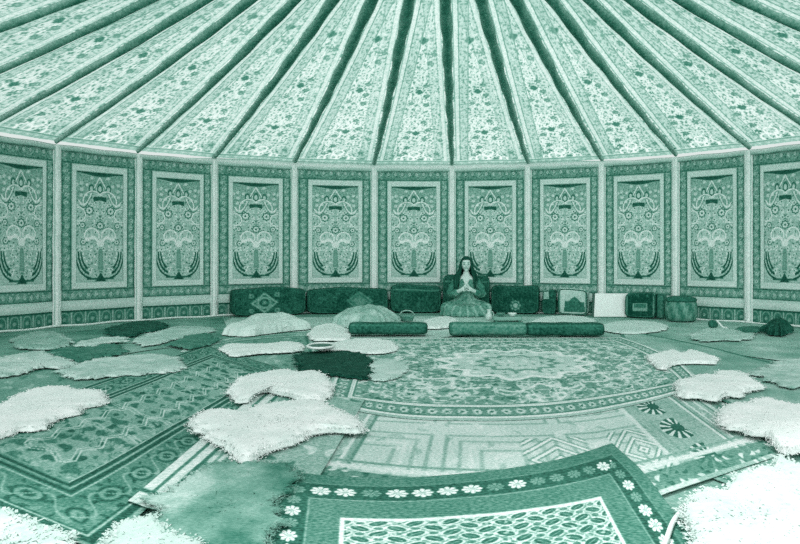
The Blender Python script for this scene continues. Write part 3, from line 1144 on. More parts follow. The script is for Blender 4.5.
pelt('cowhide', [(140, 560), (152, 530), (150, 512), (158, 498), (172, 486), (190, 478), (208, 472), (228, 466), (244, 463), (262, 464), (280, 467), (296, 473), (290, 486), (283, 500), (276, 520), (270, 545), (266, 570), (200, 585)],
     .036, .022, .46, 'grey-green short-haired cowhide lying left of the flower-border carpet', 'hide', 'hide', n_strand=5200, slen=.03, seed=31, group=GG, tvar=.12, patch=cow)
pelt('goat_hide', [(297, 371), (298, 362), (302, 354), (330, 352), (352, 353), (366, 357), (372, 366), (376, 374), (366, 380), (352, 378), (330, 376), (312, 374)],
     .026, .03, .0, 'black goat hide on the floor behind the rounded white sheepskin', 'hide', 'hide', n_strand=2600, slen=.05, seed=32, group=GG, tvar=.03)
pelt('pelt', [(60, 372), (78, 364), (100, 360), (130, 357), (155, 355), (174, 359), (182, 365), (178, 371), (160, 374), (140, 375), (110, 377), (84, 380), (64, 378)],
     .022, .035, .70, 'long pale pelt with a rounded end, above the left carpet', 'hide', 'hide', n_strand=2200, slen=.04, seed=33, group=GG)
pelt('pelt', [(-30, 362), (0, 359), (22, 355), (44, 353), (58, 358), (76, 364), (60, 369), (40, 368), (20, 375), (0, 377), (-30, 380)],
     .022, .04, .74, 'light pelt at the left edge behind the white sheepskin', 'hide', 'hide', n_strand=2200, slen=.045, seed=34, group=GG)
pelt('pelt', [(14, 344), (20, 337), (38, 333), (54, 333), (66, 339), (70, 345), (60, 349), (40, 350), (22, 350)],
     .022, .05, .60, 'grey rounded pelt by the wall, second panel from the left', 'hide', 'hide', n_strand=1500, slen=.05, seed=35, group=GG)
pelt('goat_hide', [(108, 334), (112, 328), (124, 325), (140, 322), (154, 322), (165, 326), (160, 331), (142, 333), (134, 337), (118, 338)],
     .022, .05, .09, 'almost black hide heaped at the foot of the left wall', 'hide', 'hide', n_strand=1600, slen=.05, seed=36, group=GG, tvar=.04)
pelt('pelt', [(52, 354), (62, 350), (80, 349), (96, 346), (112, 345), (124, 350), (116, 356), (100, 358), (84, 364), (68, 360)],
     .020, .04, .27, 'dark green pelt between the long pale pelt and the grey rounded pelt', 'hide', 'hide', n_strand=1500, slen=.045, seed=37, group=GG)
pelt('pelt', [(76, 347), (86, 342), (102, 339), (120, 338), (124, 342), (106, 344), (92, 348)],
     .030, .03, .78, 'thin pale pelt strip lying in front of the almost black hide', 'hide', 'hide', n_strand=900, slen=.04, seed=38, group=GG)
pelt('pelt', [(134, 341), (146, 335), (164, 331), (180, 327), (200, 327), (214, 330), (196, 336), (176, 339), (160, 344), (142, 346)],
     .022, .03, .68, 'pale rumpled pelt to the right of the almost black hide', 'hide', 'hide', n_strand=1500, slen=.045, seed=39, group=GG)
pelt('pelt', [(168, 345), (190, 336), (206, 334), (214, 339), (208, 346), (190, 349)],
     .026, .03, .30, 'small dark pelt left of the pale heap by the diamond cushion', 'hide', 'hide', n_strand=1200, slen=.04, seed=40, group=GG)
pelt('fleece', [(222, 335), (236, 329), (246, 324), (258, 321), (272, 320), (284, 320), (296, 322), (304, 325), (310, 329), (292, 331), (270, 334), (246, 337)],
     .020, .22, .82, 'pale fleece heaped below the diamond medallion cushion', 'sheepskin', 'fleece', n_strand=2000, slen=.05, seed=41, group=GW)
pelt('sheepskin', [(220, 351), (228, 346), (250, 346), (274, 345), (290, 343), (300, 344), (301, 351), (286, 353), (262, 354), (246, 356), (234, 357)],
     .026, .04, .92, 'long narrow white sheepskin left of the black hide', W, n_strand=2000, slen=.045, seed=42, group=GW)
pelt('sheepskin', [(308, 335), (316, 328), (330, 325), (344, 329), (350, 336), (346, 341), (330, 341), (314, 341)],
     .026, .05, .92, 'white sheepskin just left of the shorter dark bolster', W, n_strand=1700, slen=.045, seed=43, group=GW)
pelt('sheepskin', [(318, 349), (330, 345), (346, 342), (364, 340), (384, 341), (396, 346), (394, 352), (376, 354), (358, 353), (340, 351), (326, 352)],
     .030, .04, .90, 'flat white sheepskin between the black hide and the shorter bolster', W, n_strand=1900, slen=.045, seed=44, group=GW)
pelt('fleece', [(366, 372), (372, 364), (384, 360), (398, 362), (408, 368), (400, 376), (386, 381), (374, 381)],
     .026, .02, .74, 'curly light fleece at the right end of the black hide', 'sheepskin', 'fleece', n_strand=1500, slen=.04, seed=45, group=GW, tvar=.14)
pelt('fleece', [(332, 326), (338, 322), (350, 319), (364, 318), (378, 318), (390, 320), (398, 323), (394, 327), (370, 329), (346, 328)],
     .020, .40, .60, 'grey-green fleece heaped in front of the half hidden cushion motif', 'sheepskin', 'hide', n_strand=1800, slen=.05, seed=46, group=GG)
pelt('sheepskin', [(420, 325), (430, 320), (446, 318), (456, 320), (454, 326), (440, 329), (426, 329)],
     .022, .05, .90, 'small white sheepskin in the gap between the two bolsters', W, n_strand=1200, slen=.04, seed=47, group=GW)
pelt('sheepskin', [(530, 324), (546, 318), (570, 317), (592, 320), (590, 326), (560, 327)],
     .022, .05, .84, 'pale sheepskin behind the right end of the darkest bolster', W, n_strand=1300, slen=.04, seed=48, group=GW)
pelt('sheepskin', [(598, 330), (610, 324), (632, 322), (654, 323), (668, 328), (650, 333), (624, 334)],
     .022, .04, .80, 'pale sheepskin in front of the white board', W, n_strand=1300, slen=.04, seed=49, group=GW)
pelt('pelt', [(690, 336), (706, 330), (730, 330), (752, 333), (746, 340), (720, 341), (700, 341)],
     .024, .03, .66, 'light grey pelt in front of the small strapped bag', 'hide', 'hide', n_strand=1300, slen=.04, seed=50, group=GG)
pelt('pelt', [(752, 374), (772, 366), (800, 360), (830, 362), (830, 386), (800, 388), (774, 384)],
     .030, .03, .68, 'pale rumpled pelt at the right edge above the white sheepskins', 'hide', 'hide', n_strand=1600, slen=.04, seed=51, group=GG)


# ------------------------------------------------------------------ bolsters
def bolster(px0, px1, yb, hgt, label, tone, seed):
    x0, x1 = gp(px0, yb)[0], gp(px1, yb)[0]
    yy = gp(px0, yb)[1]
    Ln, dp = x1 - x0, .30
    r = root('bolster', ((x0 + x1) / 2, yy + dp / 2, .030))
    nL, nC = 130, 28
    V, T = [], []
    for i in range(nL + 1):
        e = i / nL * 2 - 1
        sc = (1 - abs(e) ** 26) ** .5 * .1 + .9
        sc *= 1 - .03 * math.cos(e * 9 + seed)
        for k in range(nC):
            a = 2 * PI * k / nC
            ca, sa = math.cos(a), math.sin(a)
            q = (abs(ca) ** 3 + abs(sa) ** 3) ** (-1 / 3)
            V.append((e * Ln / 2, ca * q * dp / 2 * sc, hgt / 2 + sa * q * hgt / 2 * sc))
    V = np.array(V)
    u = V[:, 0]
    w = np.repeat(np.zeros(1), len(V)) + np.tile(np.arange(nC), nL + 1) / nC * .9
    T = tone + .10 * fbm(u, w, 8, seed)
    lv, rn = leaves(u, w, .075, seed, .8, .5)
    T = over(T, lv * .8, tone - .08 + .24 * (rn > .6))
    for e in (.05, .35, .40, .62):
        T = over(T, ln(w - e, .010), tone + .18)
    Fc = [[i * nC + k, i * nC + (k + 1) % nC, (i + 1) * nC + (k + 1) % nC, (i + 1) * nC + k] for i in range(nL) for k in range(nC)]
    mk('cover', V, Fc, np.clip(T, 0, 1), M['kilim'], r)
    for s in (-1, 1):
        ring = V[:nC] if s < 0 else V[-nC:]
        VV, TT = [], []
        for j, (sc, ox) in enumerate(((1.0, 0), (.96, .012), (.6, .022), (.25, .020), (.08, .012))):
            for p in ring:
                VV.append((p[0] + s * ox, p[1] * sc, hgt / 2 + (p[2] - hgt / 2) * sc))
                TT.append(tone - .08 + .1 * (j == 1))
        FF = [[j * nC + k, j * nC + (k + 1) % nC, (j + 1) * nC + (k + 1) % nC, (j + 1) * nC + k] for j in range(4) for k in range(nC)]
        FF.append([4 * nC + k for k in range(nC)])
        mk('end_cap', VV, FF, np.clip(TT, 0, 1), M['kilim'], r)
    tag(r, label, 'bolster', 'dark bolsters at the far edge of the medallion carpet')
    return r


bolster(350, 426, 338.0, .135, 'shorter dark bolster on the left, beside the white sheepskin', .07, 3)
bolster(452, 526, 339.5, .150, 'patterned mid-green bolster in the middle, in front of the seated person', .24, 5)
bolster(529, 604, 339.5, .145, 'darkest long bolster on the right, its rounded end free', .04, 9)


# ------------------------------------------------------------------ cushions along the wall
def wall_cushion(px0, px1, gap, h, dp, paint, label, seed, name='wall_cushion', lean=.10, k=7.0):
    """gap: clear distance from the wall panels"""
    th0, th1 = theta_of(px0), theta_of(px1)
    r_ = RAD * math.cos((SEAM_TH[5] - SEAM_TH[4]) / 2) - .07 - gap - dp / 2
    a = on_circle(th0, r_)
    b = on_circle(th1, r_)
    # keep its picture width although it stands nearer than the wall
    mid = (a + b) / 2
    ch = b - a
    wdt = np.linalg.norm(ch)
    r = root(name, (mid[0], mid[1], .012), math.atan2(ch[1], ch[0]))
    V, Fc, T = rbox(wdt, dp, h, 44, k, lambda x, z, y: np.clip(paint(x, z, y, wdt, h), 0, 1))
    V[:, 1] += lean * (V[:, 2] / h) * dp
    V[:, 2] += .012 * np.sin(V[:, 0] * 7 + seed) * (V[:, 2] / h)
    mk('cover', V, Fc, T, M['kilim'], r)
    # piping round the front edge
    P_ = []
    for q in range(49):
        a_ = 2 * PI * q / 48
        ca, sa = math.cos(a_), math.sin(a_)
        m_ = (abs(ca) ** k + abs(sa) ** k) ** (-1 / k)
        x, z = ca * m_ * wdt * .47, h / 2 + sa * m_ * h * .46
        P_.append((x, -dp * .44 + lean * z / h * dp, z + .012 * math.sin(x * 7 + seed) * z / h))
    mk('piping', *tube(P_, .010, 6, .14), M['kilim'], r)
    tag(r, label, 'cushion', 'dark kilim cushions along the back wall')
    return r


def pc_base(x, z, seed, t=.13):
    t = t - .10
    T = t + .10 * fbm(x, z, 8, seed)
    lv, rn = leaves(x, z, .07, seed, .7, .5)
    return over(T, lv * .7, t - .06 + .26 * (rn > .65))


def pc_diamond(x, z, y, w, h):
    T = pc_base(x, z, 3)
    X, Z = np.abs(x + w * .08), np.abs(z - h * .46)
    d = X / .19 + Z / .14
    T = over(T, ln(d - 1, .13), .52)
    d2 = np.hypot(X / .10, Z / .075)
    T = over(T, ln(d2 - 1, .22), .50)
    T = over(T, 1 - sm(.3, .5, d2), .42)
    for sx in (.20, ):
        for sz in (.115, ):
            p, h_ = rosette(X, Z, sx, sz, .045, 6)
            T = over(T, p, .42)
            T = over(T, h_, .15)
    return T


def pc_half(x, z, y, w, h):
    T = pc_base(x, z, 13)
    X, Z = np.abs(x - w * .14), np.abs(z - h * .48)
    d = X / .22 + Z / .16
    T = over(T, (1 - sm(.95, 1.05, d)) * .8, .42)
    T = over(T, ln(d - .7, .1), .2)
    return T


def pc_plain(x, z, y, w, h):
    T = pc_base(x, z, 23, .14)
    return over(T, ln(z - h * .82, .012), .3)


def pc_round(x, z, y, w, h):
    T = pc_base(x, z, 33, .10)
    p, h_ = rosette(x, z, w * .02, h * .30, .085, 8)
    T = over(T, p, .58)
    T = over(T, ln(np.hypot(x - w * .02, z - h * .30) - .05, .012), .2)
    T = over(T, h_, .6)
    return T


def pc_bar(x, z, y, w, h):
    T = pc_base(x, z, 43, .08)
    T = over(T, (np.abs(x) < .115) * (np.abs(z - h * .42) < .055) * 1.0, .50)
    T = over(T, (np.abs(x) < .085) * (np.abs(z - h * .47) < .028) * 1.0, .24)
    T = over(T, ln(np.abs(x) - w * .43, .012), .4)
    return T


wall_cushion(225, 301, .03, .42, .24, pc_diamond, 'dark kilim cushion with a pale diamond medallion, at the left end of the row', 1)
wall_cushion(303, 386, .03, .40, .24, pc_half, 'dark kilim cushion whose pale motif is half hidden by a grey fleece', 2)
wall_cushion(389, 441, .03, .44, .24, pc_plain, 'plain dark kilim cushion left of the seated person', 3)
wall_cushion(443, 491, .03, .60, .22, pc_plain, 'tall dark cushion propped up behind the seated person', 4)
wall_cushion(493, 542, .03, .44, .24, pc_round, 'dark kilim cushion with a pale round flower, right of the seated person', 5)
wall_cushion(546, 559, .05, .38, .16, lambda x, z, y, w, h: over(pc_base(x, z, 53, .12), (z > h * .62) * (x < 0) * 1.0, .6),
             'narrow dark bag with a pale patch, right of the round-flower cushion', 6, 'saddle_bag')
wall_cushion(631, 663, .05, .36, .16, pc_bar, 'dark kilim cushion with a pale bar, right of the white board', 7)
wall_cushion(664, 671, .05, .35, .14, lambda x, z, y, w, h: pc_base(x, z, 63, .34), 'slim upright patterned roll between the pale bar cushion and the pouf', 8, 'cushion_roll')


def pc_peak(x, z, y, w, h):
    T = .66 + .1 * fbm(x, z, 9, 5)
    X = np.abs(x - .03)
    m = (z > h * .12) * (z < h * .52) * (X < .17 - .12 * z)
    m2 = (z > h * .5) * (z < h * .72) * (X < .10 * (h * .72 - z) / (h * .22))
    T = over(T, m * 1.0, .20)
    T = over(T, m2 * 1.0, .26)
    T = over(T, ln(np.abs(x) - w * .44, .012), .4)
    return T


wall_cushion(562, 593, .10, .40, .14, pc_peak, 'pale cushion with a dark peaked motif, just left of the white board', 9)

# white board leaning on the wall
pa, pb = gp(594, 317.5), gp(627, 317.5)
bw = pb[0] - pa[0]
r = root('leaning_board', ((pa[0] + pb[0]) / 2, pa[1], .012), 0)
hb = .345
tilt = .055
V = []
for y0 in (0, .02):
    for sx, sz in ((-1, 0), (1, 0), (1, 1), (-1, 1)):
        V.append((sx * bw / 2 + sz * .03, y0 + sz * tilt, sz * hb))
bm_ = [[0, 1, 2, 3], [5, 4, 7, 6], [4, 0, 3, 7], [1, 5, 6, 2], [3, 2, 6, 7], [4, 5, 1, 0]]
mk('board_face', V, bm_, .97, M['board'], r, smooth=False)
V2 = []
for y0 in (-.004, .024):
    for sx, sz in ((-1, 0), (1, 0), (1, 1), (-1, 1)):
        V2.append((-bw / 2 - .018 + sx * .016 + sz * .03, y0 + sz * tilt, sz * (hb + .004)))
e_ = mk('edge_binding', V2, bm_, .06, M['wood'], r, smooth=False)
e_['label'] = 'dark binding along the left edge'
tag(r, 'plain white rectangular board leaning upright in front of the back wall', 'board')

# pouf
p = gp(687, 323.5)
r = root('pouf', (p[0], p[1] + .22, .012))
prof = [(.10, 0), (.190, .015), (.208, .08), (.216, .17), (.210, .25), (.190, .29)]
V, Fc, _ = lathe(prof, 40)
an = np.arctan2(V[:, 1], V[:, 0])
mk('drum', V, Fc, np.clip(.30 + .12 * np.sign(np.sin(an * 9 + V[:, 2] * 20)) * (V[:, 2] > .06) + .08 * fbm(an, V[:, 2] * 6, 3, 3), 0, 1), M['kilim'], r)
V, Fc, _ = lathe([(.205, .28), (.212, .30), (.195, .33), (.12, .35), (.02, .355)], 40)
mk('padded_top', V, Fc, .13 + .06 * fbm(V[:, 0], V[:, 1], 9, 2), M['kilim'], r)
tag(r, 'round dark pouf at the right end of the row by the wall', 'pouf')

# dark heap and bag at the far right
pelt('goat_hide', [(763, 332), (766, 330), (774, 328.5), (784, 329), (791, 331), (788, 334), (778, 336), (768, 335)],
     .026, .26, .07, 'black fleece bundle against the wall at the far right', 'hide', 'hide', n_strand=1400, slen=.04, seed=61, group=GG, tvar=.03)
pelt('pelt', [(736, 331), (744, 328), (756, 328), (762, 330), (756, 333), (746, 334)],
     .030, .04, .20, 'flat dark pelt scrap just left of the black fleece bundle', 'hide', 'hide', n_strand=600, slen=.035, seed=62, group=GG)
p = gp(713, 330)
r = root('shoulder_bag', (p[0], p[1], .026))
V, Fc, T = rbox(.11, .09, .10, 16, 3.0, tone=.14)
mk('pouch', V, Fc, T, M['kilim'], r)
P_ = [(.03 + .012 * k, -.03 - .012 * k, max(.10 - .018 * k, .012)) for k in range(9)]
s_ = mk('strap', *tube(P_, .012, 8, .88), M['cord'], r)
s_['label'] = 'pale strap'
tag(r, 'small dark bag with a pale strap on the floor at right, below a wall panel', 'bag')

# small vessels
p = gp(489, 321)
r = root('jug', (p[0], p[1], .014))
mk('body', *lathe([(.03, 0), (.045, .01), (.052, .045), (.04, .085), (.024, .105), (.026, .13), (.034, .15), (.030, .15), (.02, .12)], 24, .80), M['glaze'], r)
mk('handle', *tube([(.03 + .035 * math.sin(a), 0, .085 + .04 * math.cos(a)) for a in np.linspace(.1, PI - .1, 10)], .006, 8, .75), M['glaze'], r)
tag(r, 'small pale jug standing at the right knee of the seated person', 'jug')
p = gp(508, 323)
r = root('low_tray', (p[0], p[1] + .1, .014))
V, Fc, T = rbox(.40, .22, .05, 10, 10, tone=.50)
mk('top', V + np.array([0, 0, .02]), Fc, .50, M['wood'], r)
for sx in (-1, 1):
    for sy in (-1, 1):
        mk('foot', *lathe([(.016, 0), (.02, .012), (.014, .03)], 12, .3, (sx * .16, sy * .08, 0)), M['wood'], r)
tag(r, 'low wooden tray table in front of the round-flower cushion', 'tray')
for k, (dx, tn, lb) in enumerate(((-.09, .30, 'dark little bowl on the left of the low tray table'), (.07, .86, 'pale little bowl on the right of the low tray table'))):
    o = mk('bowl', *lathe([(.025, 0), (.03, .004), (.055, .03), (.062, .048), (.057, .048), (.03, .012), (.005, .010)], 24, tn), M['glaze'])
    o.location = (p[0] + dx, p[1] + .08, .086)
    tag(o, lb, 'bowl', 'bowls on the low tray')
p = gp(407, 322)
r = root('wicker_basket', (p[0], p[1], .012))
V, Fc, _ = lathe([(.06, 0), (.085, .01), (.10, .06), (.105, .085), (.098, .085), (.09, .05), (.02, .02)], 28)
mk('body', V, Fc, .40 + .15 * np.sin(V[:, 2] * 300), M['kilim'], r)
mk('handle', *tube([(.10 * math.cos(a), 0, .08 + .07 * math.sin(a)) for a in np.linspace(0, PI, 14)], .008, 8, .6), M['kilim'], r)
tag(r, 'small basket on the pale felt, left of the seated person', 'basket')
p = gp(321, 356)
r = root('oval_dish', (p[0], p[1], .072))
V, Fc, _ = lathe([(.07, 0), (.10, .006), (.125, .022), (.118, .024), (.08, .010), (.01, .008)], 32, .16)
V[:, 1] *= 1.6
mk('bowl_surface', V, Fc, .14, M['wood'], r)
P_ = [(.123 * math.cos(a), .197 * math.sin(a), .024) for a in np.linspace(0, 2 * PI, 37)]
d_ = mk('rim', *tube(P_, .012, 8, .90), M['cord'], r)
d_['label'] = 'pale rim'
tag(r, 'dark oval dish with a pale rim on the edge of the black hide', 'dish')
# loose cord over the flower-border carpet
P_ = [gp(x, y, .040) for x, y in ((658, 560), (664, 546), (668, 535), (672, 524), (678, 515), (684, 511), (690, 512))]
P_ = poly_resample(P_, 40)
c_ = P_.mean(0)
o = mk('cord', *tube(P_ - c_, .009, 8, .90), M['cord'])
o.location = c_
tag(o, 'loose pale cord at the right corner of the flower-border carpet', 'cord')


# ------------------------------------------------------------------ the seated person
def skin_mesh(nodes, edges, sub=2):
    me = bpy.data.meshes.new('tmp')
    names = list(nodes)
    me.from_pydata([nodes[k][0] for k in names], [(names.index(a), names.index(b)) for a, b in edges], [])
    o = bpy.data.objects.new('tmp', me)
    COL.objects.link(o)
    md = o.modifiers.new('s', 'SKIN')
    md.use_smooth_shade = True
    for i, k in enumerate(names):
        sv = me.skin_vertices[0].data[i]
        rr = nodes[k][1]
        sv.radius = rr if isinstance(rr, tuple) else (rr, rr)
        sv.use_root = (i == 0)
    ss = o.modifiers.new('u', 'SUBSURF')
    ss.levels = sub
    dg = bpy.context.evaluated_depsgraph_get()
    e = o.evaluated_get(dg)
    m2 = bpy.data.meshes.new_from_object(e)
    V = np.array([v.co[:] for v in m2.vertices])
    Fc = [list(p.vertices) for p in m2.polygons]
    bpy.data.objects.remove(o)
    bpy.data.meshes.remove(me)
    bpy.data.meshes.remove(m2)
    return V, Fc


def remesh(V, Fc, size, smooth=2):
    me = bpy.data.meshes.new('tmp')
    me.from_pydata(np.asarray(V).tolist(), [], Fc if isinstance(Fc, list) else Fc.tolist())
    o = bpy.data.objects.new('tmp', me)
    COL.objects.link(o)
    md = o.modifiers.new('r', 'REMESH')
    md.mode = 'VOXEL'
    md.voxel_size = size
    if smooth:
        s = o.modifiers.new('s', 'SMOOTH')
        s.iterations = smooth
        s.factor = .5
    dg = bpy.context.evaluated_depsgraph_get()
    m2 = bpy.data.meshes.new_from_object(o.evaluated_get(dg))
    V2 = np.array([v.co[:] for v in m2.vertices])
    F2 = [list(p.vertices) for p in m2.polygons]
    bpy.data.objects.remove(o)
    bpy.data.meshes.remove(me)
    bpy.data.meshes.remove(m2)
    return V2, F2


def ellipsoid(c, r, n=24, m=16):
    V, Fc = [], []
    for i in range(m + 1):
        a = PI * i / m
        for k in range(n):
            b = 2 * PI * k / n
            V.append((c[0] + r[0] * math.sin(a) * math.cos(b), c[1] + r[1] * math.sin(a) * math.sin(b), c[2] + r[2] * math.cos(a)))
    for i in range(m):
        for k in range(n):
            Fc.append([i * n + k, (i + 1) * n + k, (i + 1) * n + (k + 1) % n, i * n + (k + 1) % n])
    return np.array(V), Fc, .5


pp_ = gp(467.5, 317.0)
per = root('person', (pp_[0], pp_[1] + .22, .014), math.radians(-4))
nodes = {
    'pelvis': ((0, 0, .12), (.16, .12)), 'spine': ((0, .01, .27), (.125, .095)), 'chest': ((0, .0, .42), (.145, .105)), 'neckb': ((0, .0, .565), (.06, .055)),
    'neck': ((0, -.012, .625), .048), 'skull': ((0, -.02, .69), .06),
}
edges = [('pelvis', 'spine'), ('spine', 'chest'), ('chest', 'neckb'), ('neckb', 'neck'), ('neck', 'skull')]
for s, q in ((-1, 'l'), (1, 'r')):
    nodes.update({
        q + 'sh': ((s * .165, .0, .525), .058), q + 'el': ((s * .255, -.06, .305), .043), q + 'wr': ((s * .075, -.235, .395), .029),
        q + 'pa': ((s * .032, -.262, .435), (.032, .020)),
        q + 'hip': ((s * .11, -.04, .11), .088), q + 'kn': ((s * .36, -.20, .115), .060), q + 'an': ((s * -.03, -.285 + .05 * s, .060), .034),
        q + 'ft': ((s * -.15, -.285 + .05 * s, .045), (.032, .024)),
    })
    edges += [('neckb', q + 'sh'), (q + 'sh', q + 'el'), (q + 'el', q + 'wr'), (q + 'wr', q + 'pa'),
              ('pelvis', q + 'hip'), (q + 'hip', q + 'kn'), (q + 'kn', q + 'an'), (q + 'an', q + 'ft')]
V, Fc = skin_mesh(nodes, edges)
parts = [(V, Fc, .5)]
# head: skull, jaw, nose, brow, ears
HC = np.array([0, -.025, .775])
hv, hf, _ = ellipsoid((0, 0, 0), (.074, .092, .108), 36, 28)
low = np.clip(-hv[:, 2] / .108, 0, 1)
hv[:, 0] *= 1 - .30 * low ** 1.5
hv[:, 1] = np.where(hv[:, 1] > 0, hv[:, 1] * (1 - .35 * low), hv[:, 1])
parts.append((hv + HC, hf, .5))
parts.append(ellipsoid(HC + np.array([0, -.096, -.012]), (.012, .018, .024), 12, 10))
parts.append(ellipsoid(HC + np.array([0, -.082, -.050]), (.024, .012, .010), 12, 8))
parts.append(ellipsoid(HC + np.array([0, -.075, -.088]), (.024, .018, .018), 12, 8))
for s in (-1, 1):
    parts.append(ellipsoid(HC + np.array([s * .075, .0, -.01]), (.010, .018, .030), 12, 10))
# fingers and thumbs, bent over each other in front of the chest
for s in (-1, 1):
    wr, pa = np.array([s * .075, -.235, .395]), np.array([s * .032, -.262, .435])
    d = pa - wr
    d /= np.linalg.norm(d)
    across = np.array([s * -.25, -.55, -.8])
    across -= d * across.dot(d)
    across /= np.linalg.norm(across)
    nrm = np.cross(d, across) * s
    for k, L in enumerate((.066, .075, .070, .055)):
        o_ = pa + across * (k - 1.5) * .0185 * -1 + d * .004
        pts = [o_, o_ + d * L * .45 + nrm * .004, o_ + d * L * .78 - nrm * .010 * s, o_ + d * L * .95 - nrm * .026 * s]
        parts.append(tube(pts, [.0095, .0090, .0082, .0065], 8))
    o_ = wr + d * .022 + across * .030
    pts = [o_, o_ + d * .022 + across * .022, o_ + d * .046 + across * .028, o_ + d * .062 + across * .022]
    parts.append(tube(pts, [.012, .011, .010, .008], 8))
BV, BF, _ = merge(parts)
BV, BF = remesh(BV, BF, .0065, 2)
h = BV - HC
T = np.full(len(BV), .80)
front = (h[:, 1] < -.045)
for s in (-1, 1):
    e = np.hypot((h[:, 0] - s * .031) / .015, (h[:, 2] - .006) / .008)
    T = over(T, (1 - sm(.8, 1.2, e)) * front, .15)
    e = np.hypot((h[:, 0] - s * .032) / .022, (h[:, 2] - .030 + .15 * np.abs(h[:, 0] - s * .032)) / .005)
    T = over(T, (1 - sm(.8, 1.3, e)) * front, .2)
e = np.hypot(h[:, 0] / .024, (h[:, 2] + .050) / .006)
T = over(T, (1 - sm(.8, 1.2, e)) * front, .38)
mk('body', BV, BF, T, M['skin'], per)

# robe
nodes = {
    'pelvis': ((0, .0, .14), (.20, .16)), 'spine': ((0, .01, .28), (.155, .125)), 'chest': ((0, .0, .42), (.168, .128)), 'top': ((0, .01, .535), (.085, .075)),
}
edges = [('pelvis', 'spine'), ('spine', 'chest'), ('chest', 'top')]
for s, q in ((-1, 'l'), (1, 'r')):
    nodes.update({
        q + 'sh': ((s * .170, .0, .522), .072), q + 'el': ((s * .265, -.055, .295), .066), q + 'cu': ((s * .115, -.205, .365), .060),
        q + 'hip': ((s * .12, -.05, .13), .115), q + 'kn': ((s * .36, -.20, .115), .090), q + 'an': ((s * .03, -.31, .085), .075),
    })
    edges += [('top', q + 'sh'), (q + 'sh', q + 'el'), (q + 'el', q + 'cu'), ('pelvis', q + 'hip'), (q + 'hip', q + 'kn'), (q + 'kn', q + 'an')]
V, Fc = skin_mesh(nodes, edges)
sv, sf, _ = ellipsoid((0, -.13, .02), (.41, .30, .16), 48, 20)
sv[:, 2] = np.maximum(sv[:, 2], .0)
V, Fc, _ = merge([(V, Fc, .5), (sv, sf, .5)])
V, Fc = remesh(V, Fc, .011, 3)
# folds
fold = np.sin(np.arctan2(V[:, 1] + .1, V[:, 0]) * 17 + 3 * fbm(V[:, 0], V[:, 2], 4, 2)) * .010 * (V[:, 2] < .3)
fold += .008 * np.sin(V[:, 2] * 60 + V[:, 0] * 25) * (V[:, 2] > .28)
nrm = V - np.array([0, -.05, .2])
nrm /= np.linalg.norm(nrm, axis=1)[:, None]
V = V + nrm * fold[:, None]
V[:, 2] = np.maximum(V[:, 2], .002)
T = .26 + .16 * fbm(V[:, 0], V[:, 2], 9, 3)
lv, rn = leaves(V[:, 0] + V[:, 1] * .5, V[:, 2] + V[:, 1] * .6, .07, 5, .8, .5)
T = over(T, lv * .75, .10 + .42 * (rn > .5))
T = over(T, sm(.4, .9, np.sin(np.arctan2(V[:, 1] + .1, V[:, 0]) * 17 + 3 * fbm(V[:, 0], V[:, 2], 4, 2) + 1)) * (V[:, 2] < .33) * .7, .62)  # pale streaks along the folds, their lit sides painted into the tone
T = over(T, (np.abs(V[:, 0]) > .12) * (V[:, 2] > .33) * .75, .26)
T = over(T, ((np.abs(V[:, 0]) > .17) * (V[:, 2] > .24)) * .5, .24)


def vneck(i):
    p = V[i]
    return p[1] < -.02 and p[2] > .43 and abs(p[0]) < (p[2] - .41) * .42


Fc = [f for f in Fc if not all(vneck(i) for i in f) and V[f[0]][2] < .60]
mk('robe', V, Fc, np.clip(T, 0, 1), M['kilim'], per)

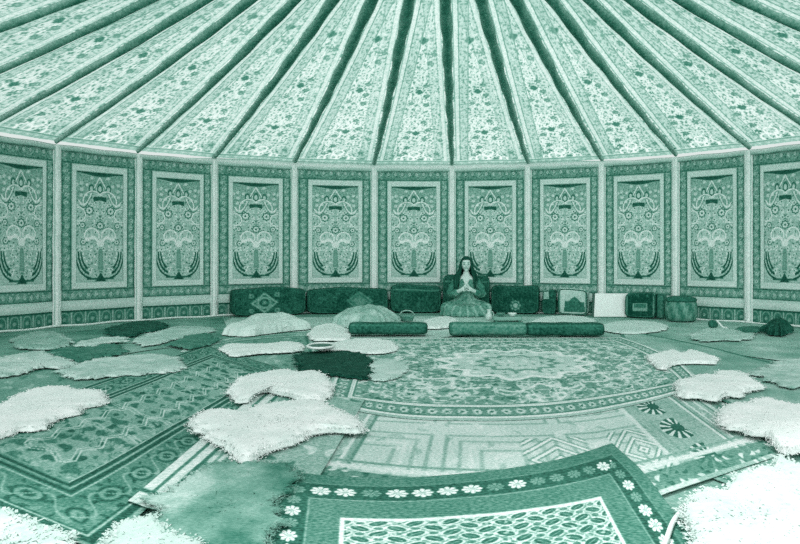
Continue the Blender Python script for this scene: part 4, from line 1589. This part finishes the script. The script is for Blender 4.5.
# hair: cap and long locks on both sides
rng = random.Random(5)
hp = []
cv, cf, _ = ellipsoid((0, 0, 0), (.088, .105, .120), 40, 30)
cv = cv + HC + np.array([0, .016, .012])
keep = lambda p: not (p[1] < HC[1] - .030 and p[2] < HC[2] + .072 and abs(p[0]) < .074)
cf = [f for f in cf if all(keep(cv[i]) for i in f)]
hp.append((cv, cf, .02))
for k in range(64):
    s = -1 if k % 2 else 1
    a = rng.uniform(.95, 2.9)
    bx, by = s * .086 * math.sin(a), .016 - .095 * math.cos(a)
    x0, y0 = HC[0] + bx, HC[1] + by
    endz = rng.uniform(.34, .48) if s < 0 else rng.uniform(.40, .52)
    out = rng.uniform(.02, .085)
    pts = [(x0 * .75, y0 * .9, HC[2] + .085), (x0 * 1.03, y0, HC[2] + .02), (x0 * 1.12 + s * .006, y0 + .0, HC[2] - .08),
           (x0 * 1.15 + s * out, y0 - .02 * (y0 < 0), HC[2] - .20), (x0 * 1.1 + s * (out + .012), y0 - .05 * (y0 < .02) + .03 * (y0 > .02), endz)]
    pts = poly_resample(pts, 14)
    hp.append(tube(pts, np.interp(np.linspace(0, 1, 14), [0, .3, .8, 1], [.011, .018, .017, .004]), 7, rng.uniform(.0, .05)))
V, Fc, T = merge(hp)
mk('hair', V, Fc, T, M['hair'], per)
tag(per, 'person with long dark hair sitting cross-legged in a patterned robe, hands at the chest', 'person')

# ------------------------------------------------------------------ daylight
w = bpy.data.worlds.new('daylight')
SC.world = w
w.use_nodes = True
bg = w.node_tree.nodes['Background']
bg.inputs['Color'].default_value = (TINT[0], TINT[1], TINT[2], 1)
bg.inputs['Strength'].default_value = 0.92
sun = bpy.data.lights.new('sun', 'SUN')
sun.energy = 3.7
sun.angle = math.radians(12)
sun.color = (TINT[0] * 1.04, 1.0, TINT[2])
so = bpy.data.objects.new('sun', sun)
COL.objects.link(so)
so.rotation_euler = Vector((0.10, 0.62, 0.70)).to_track_quat('Z', 'Y').to_euler()   # shines through the roof from behind the far wall

glow = bpy.data.lights.new('entrance_fill', 'SUN')
glow.energy = 2.2
glow.angle = math.radians(75)
glow.color = (TINT[0], 1.0, TINT[2])
go = bpy.data.objects.new('entrance_fill', glow)
COL.objects.link(go)
go.rotation_euler = Vector((-.10, -.97, .20)).to_track_quat('Z', 'Y').to_euler()    # extra broad sun added to fill the back walls through the open front

vs = SC.view_settings
SC.display_settings.display_device = 'sRGB'
vs.view_transform = 'Standard'
vs.look = 'None'
vs.gamma = 1.0
vs.use_curve_mapping = False
vs.exposure = -0.18
SC.cycles.use_denoising = False
SC.cycles.max_bounces = 8
SC.cycles.diffuse_bounces = 6
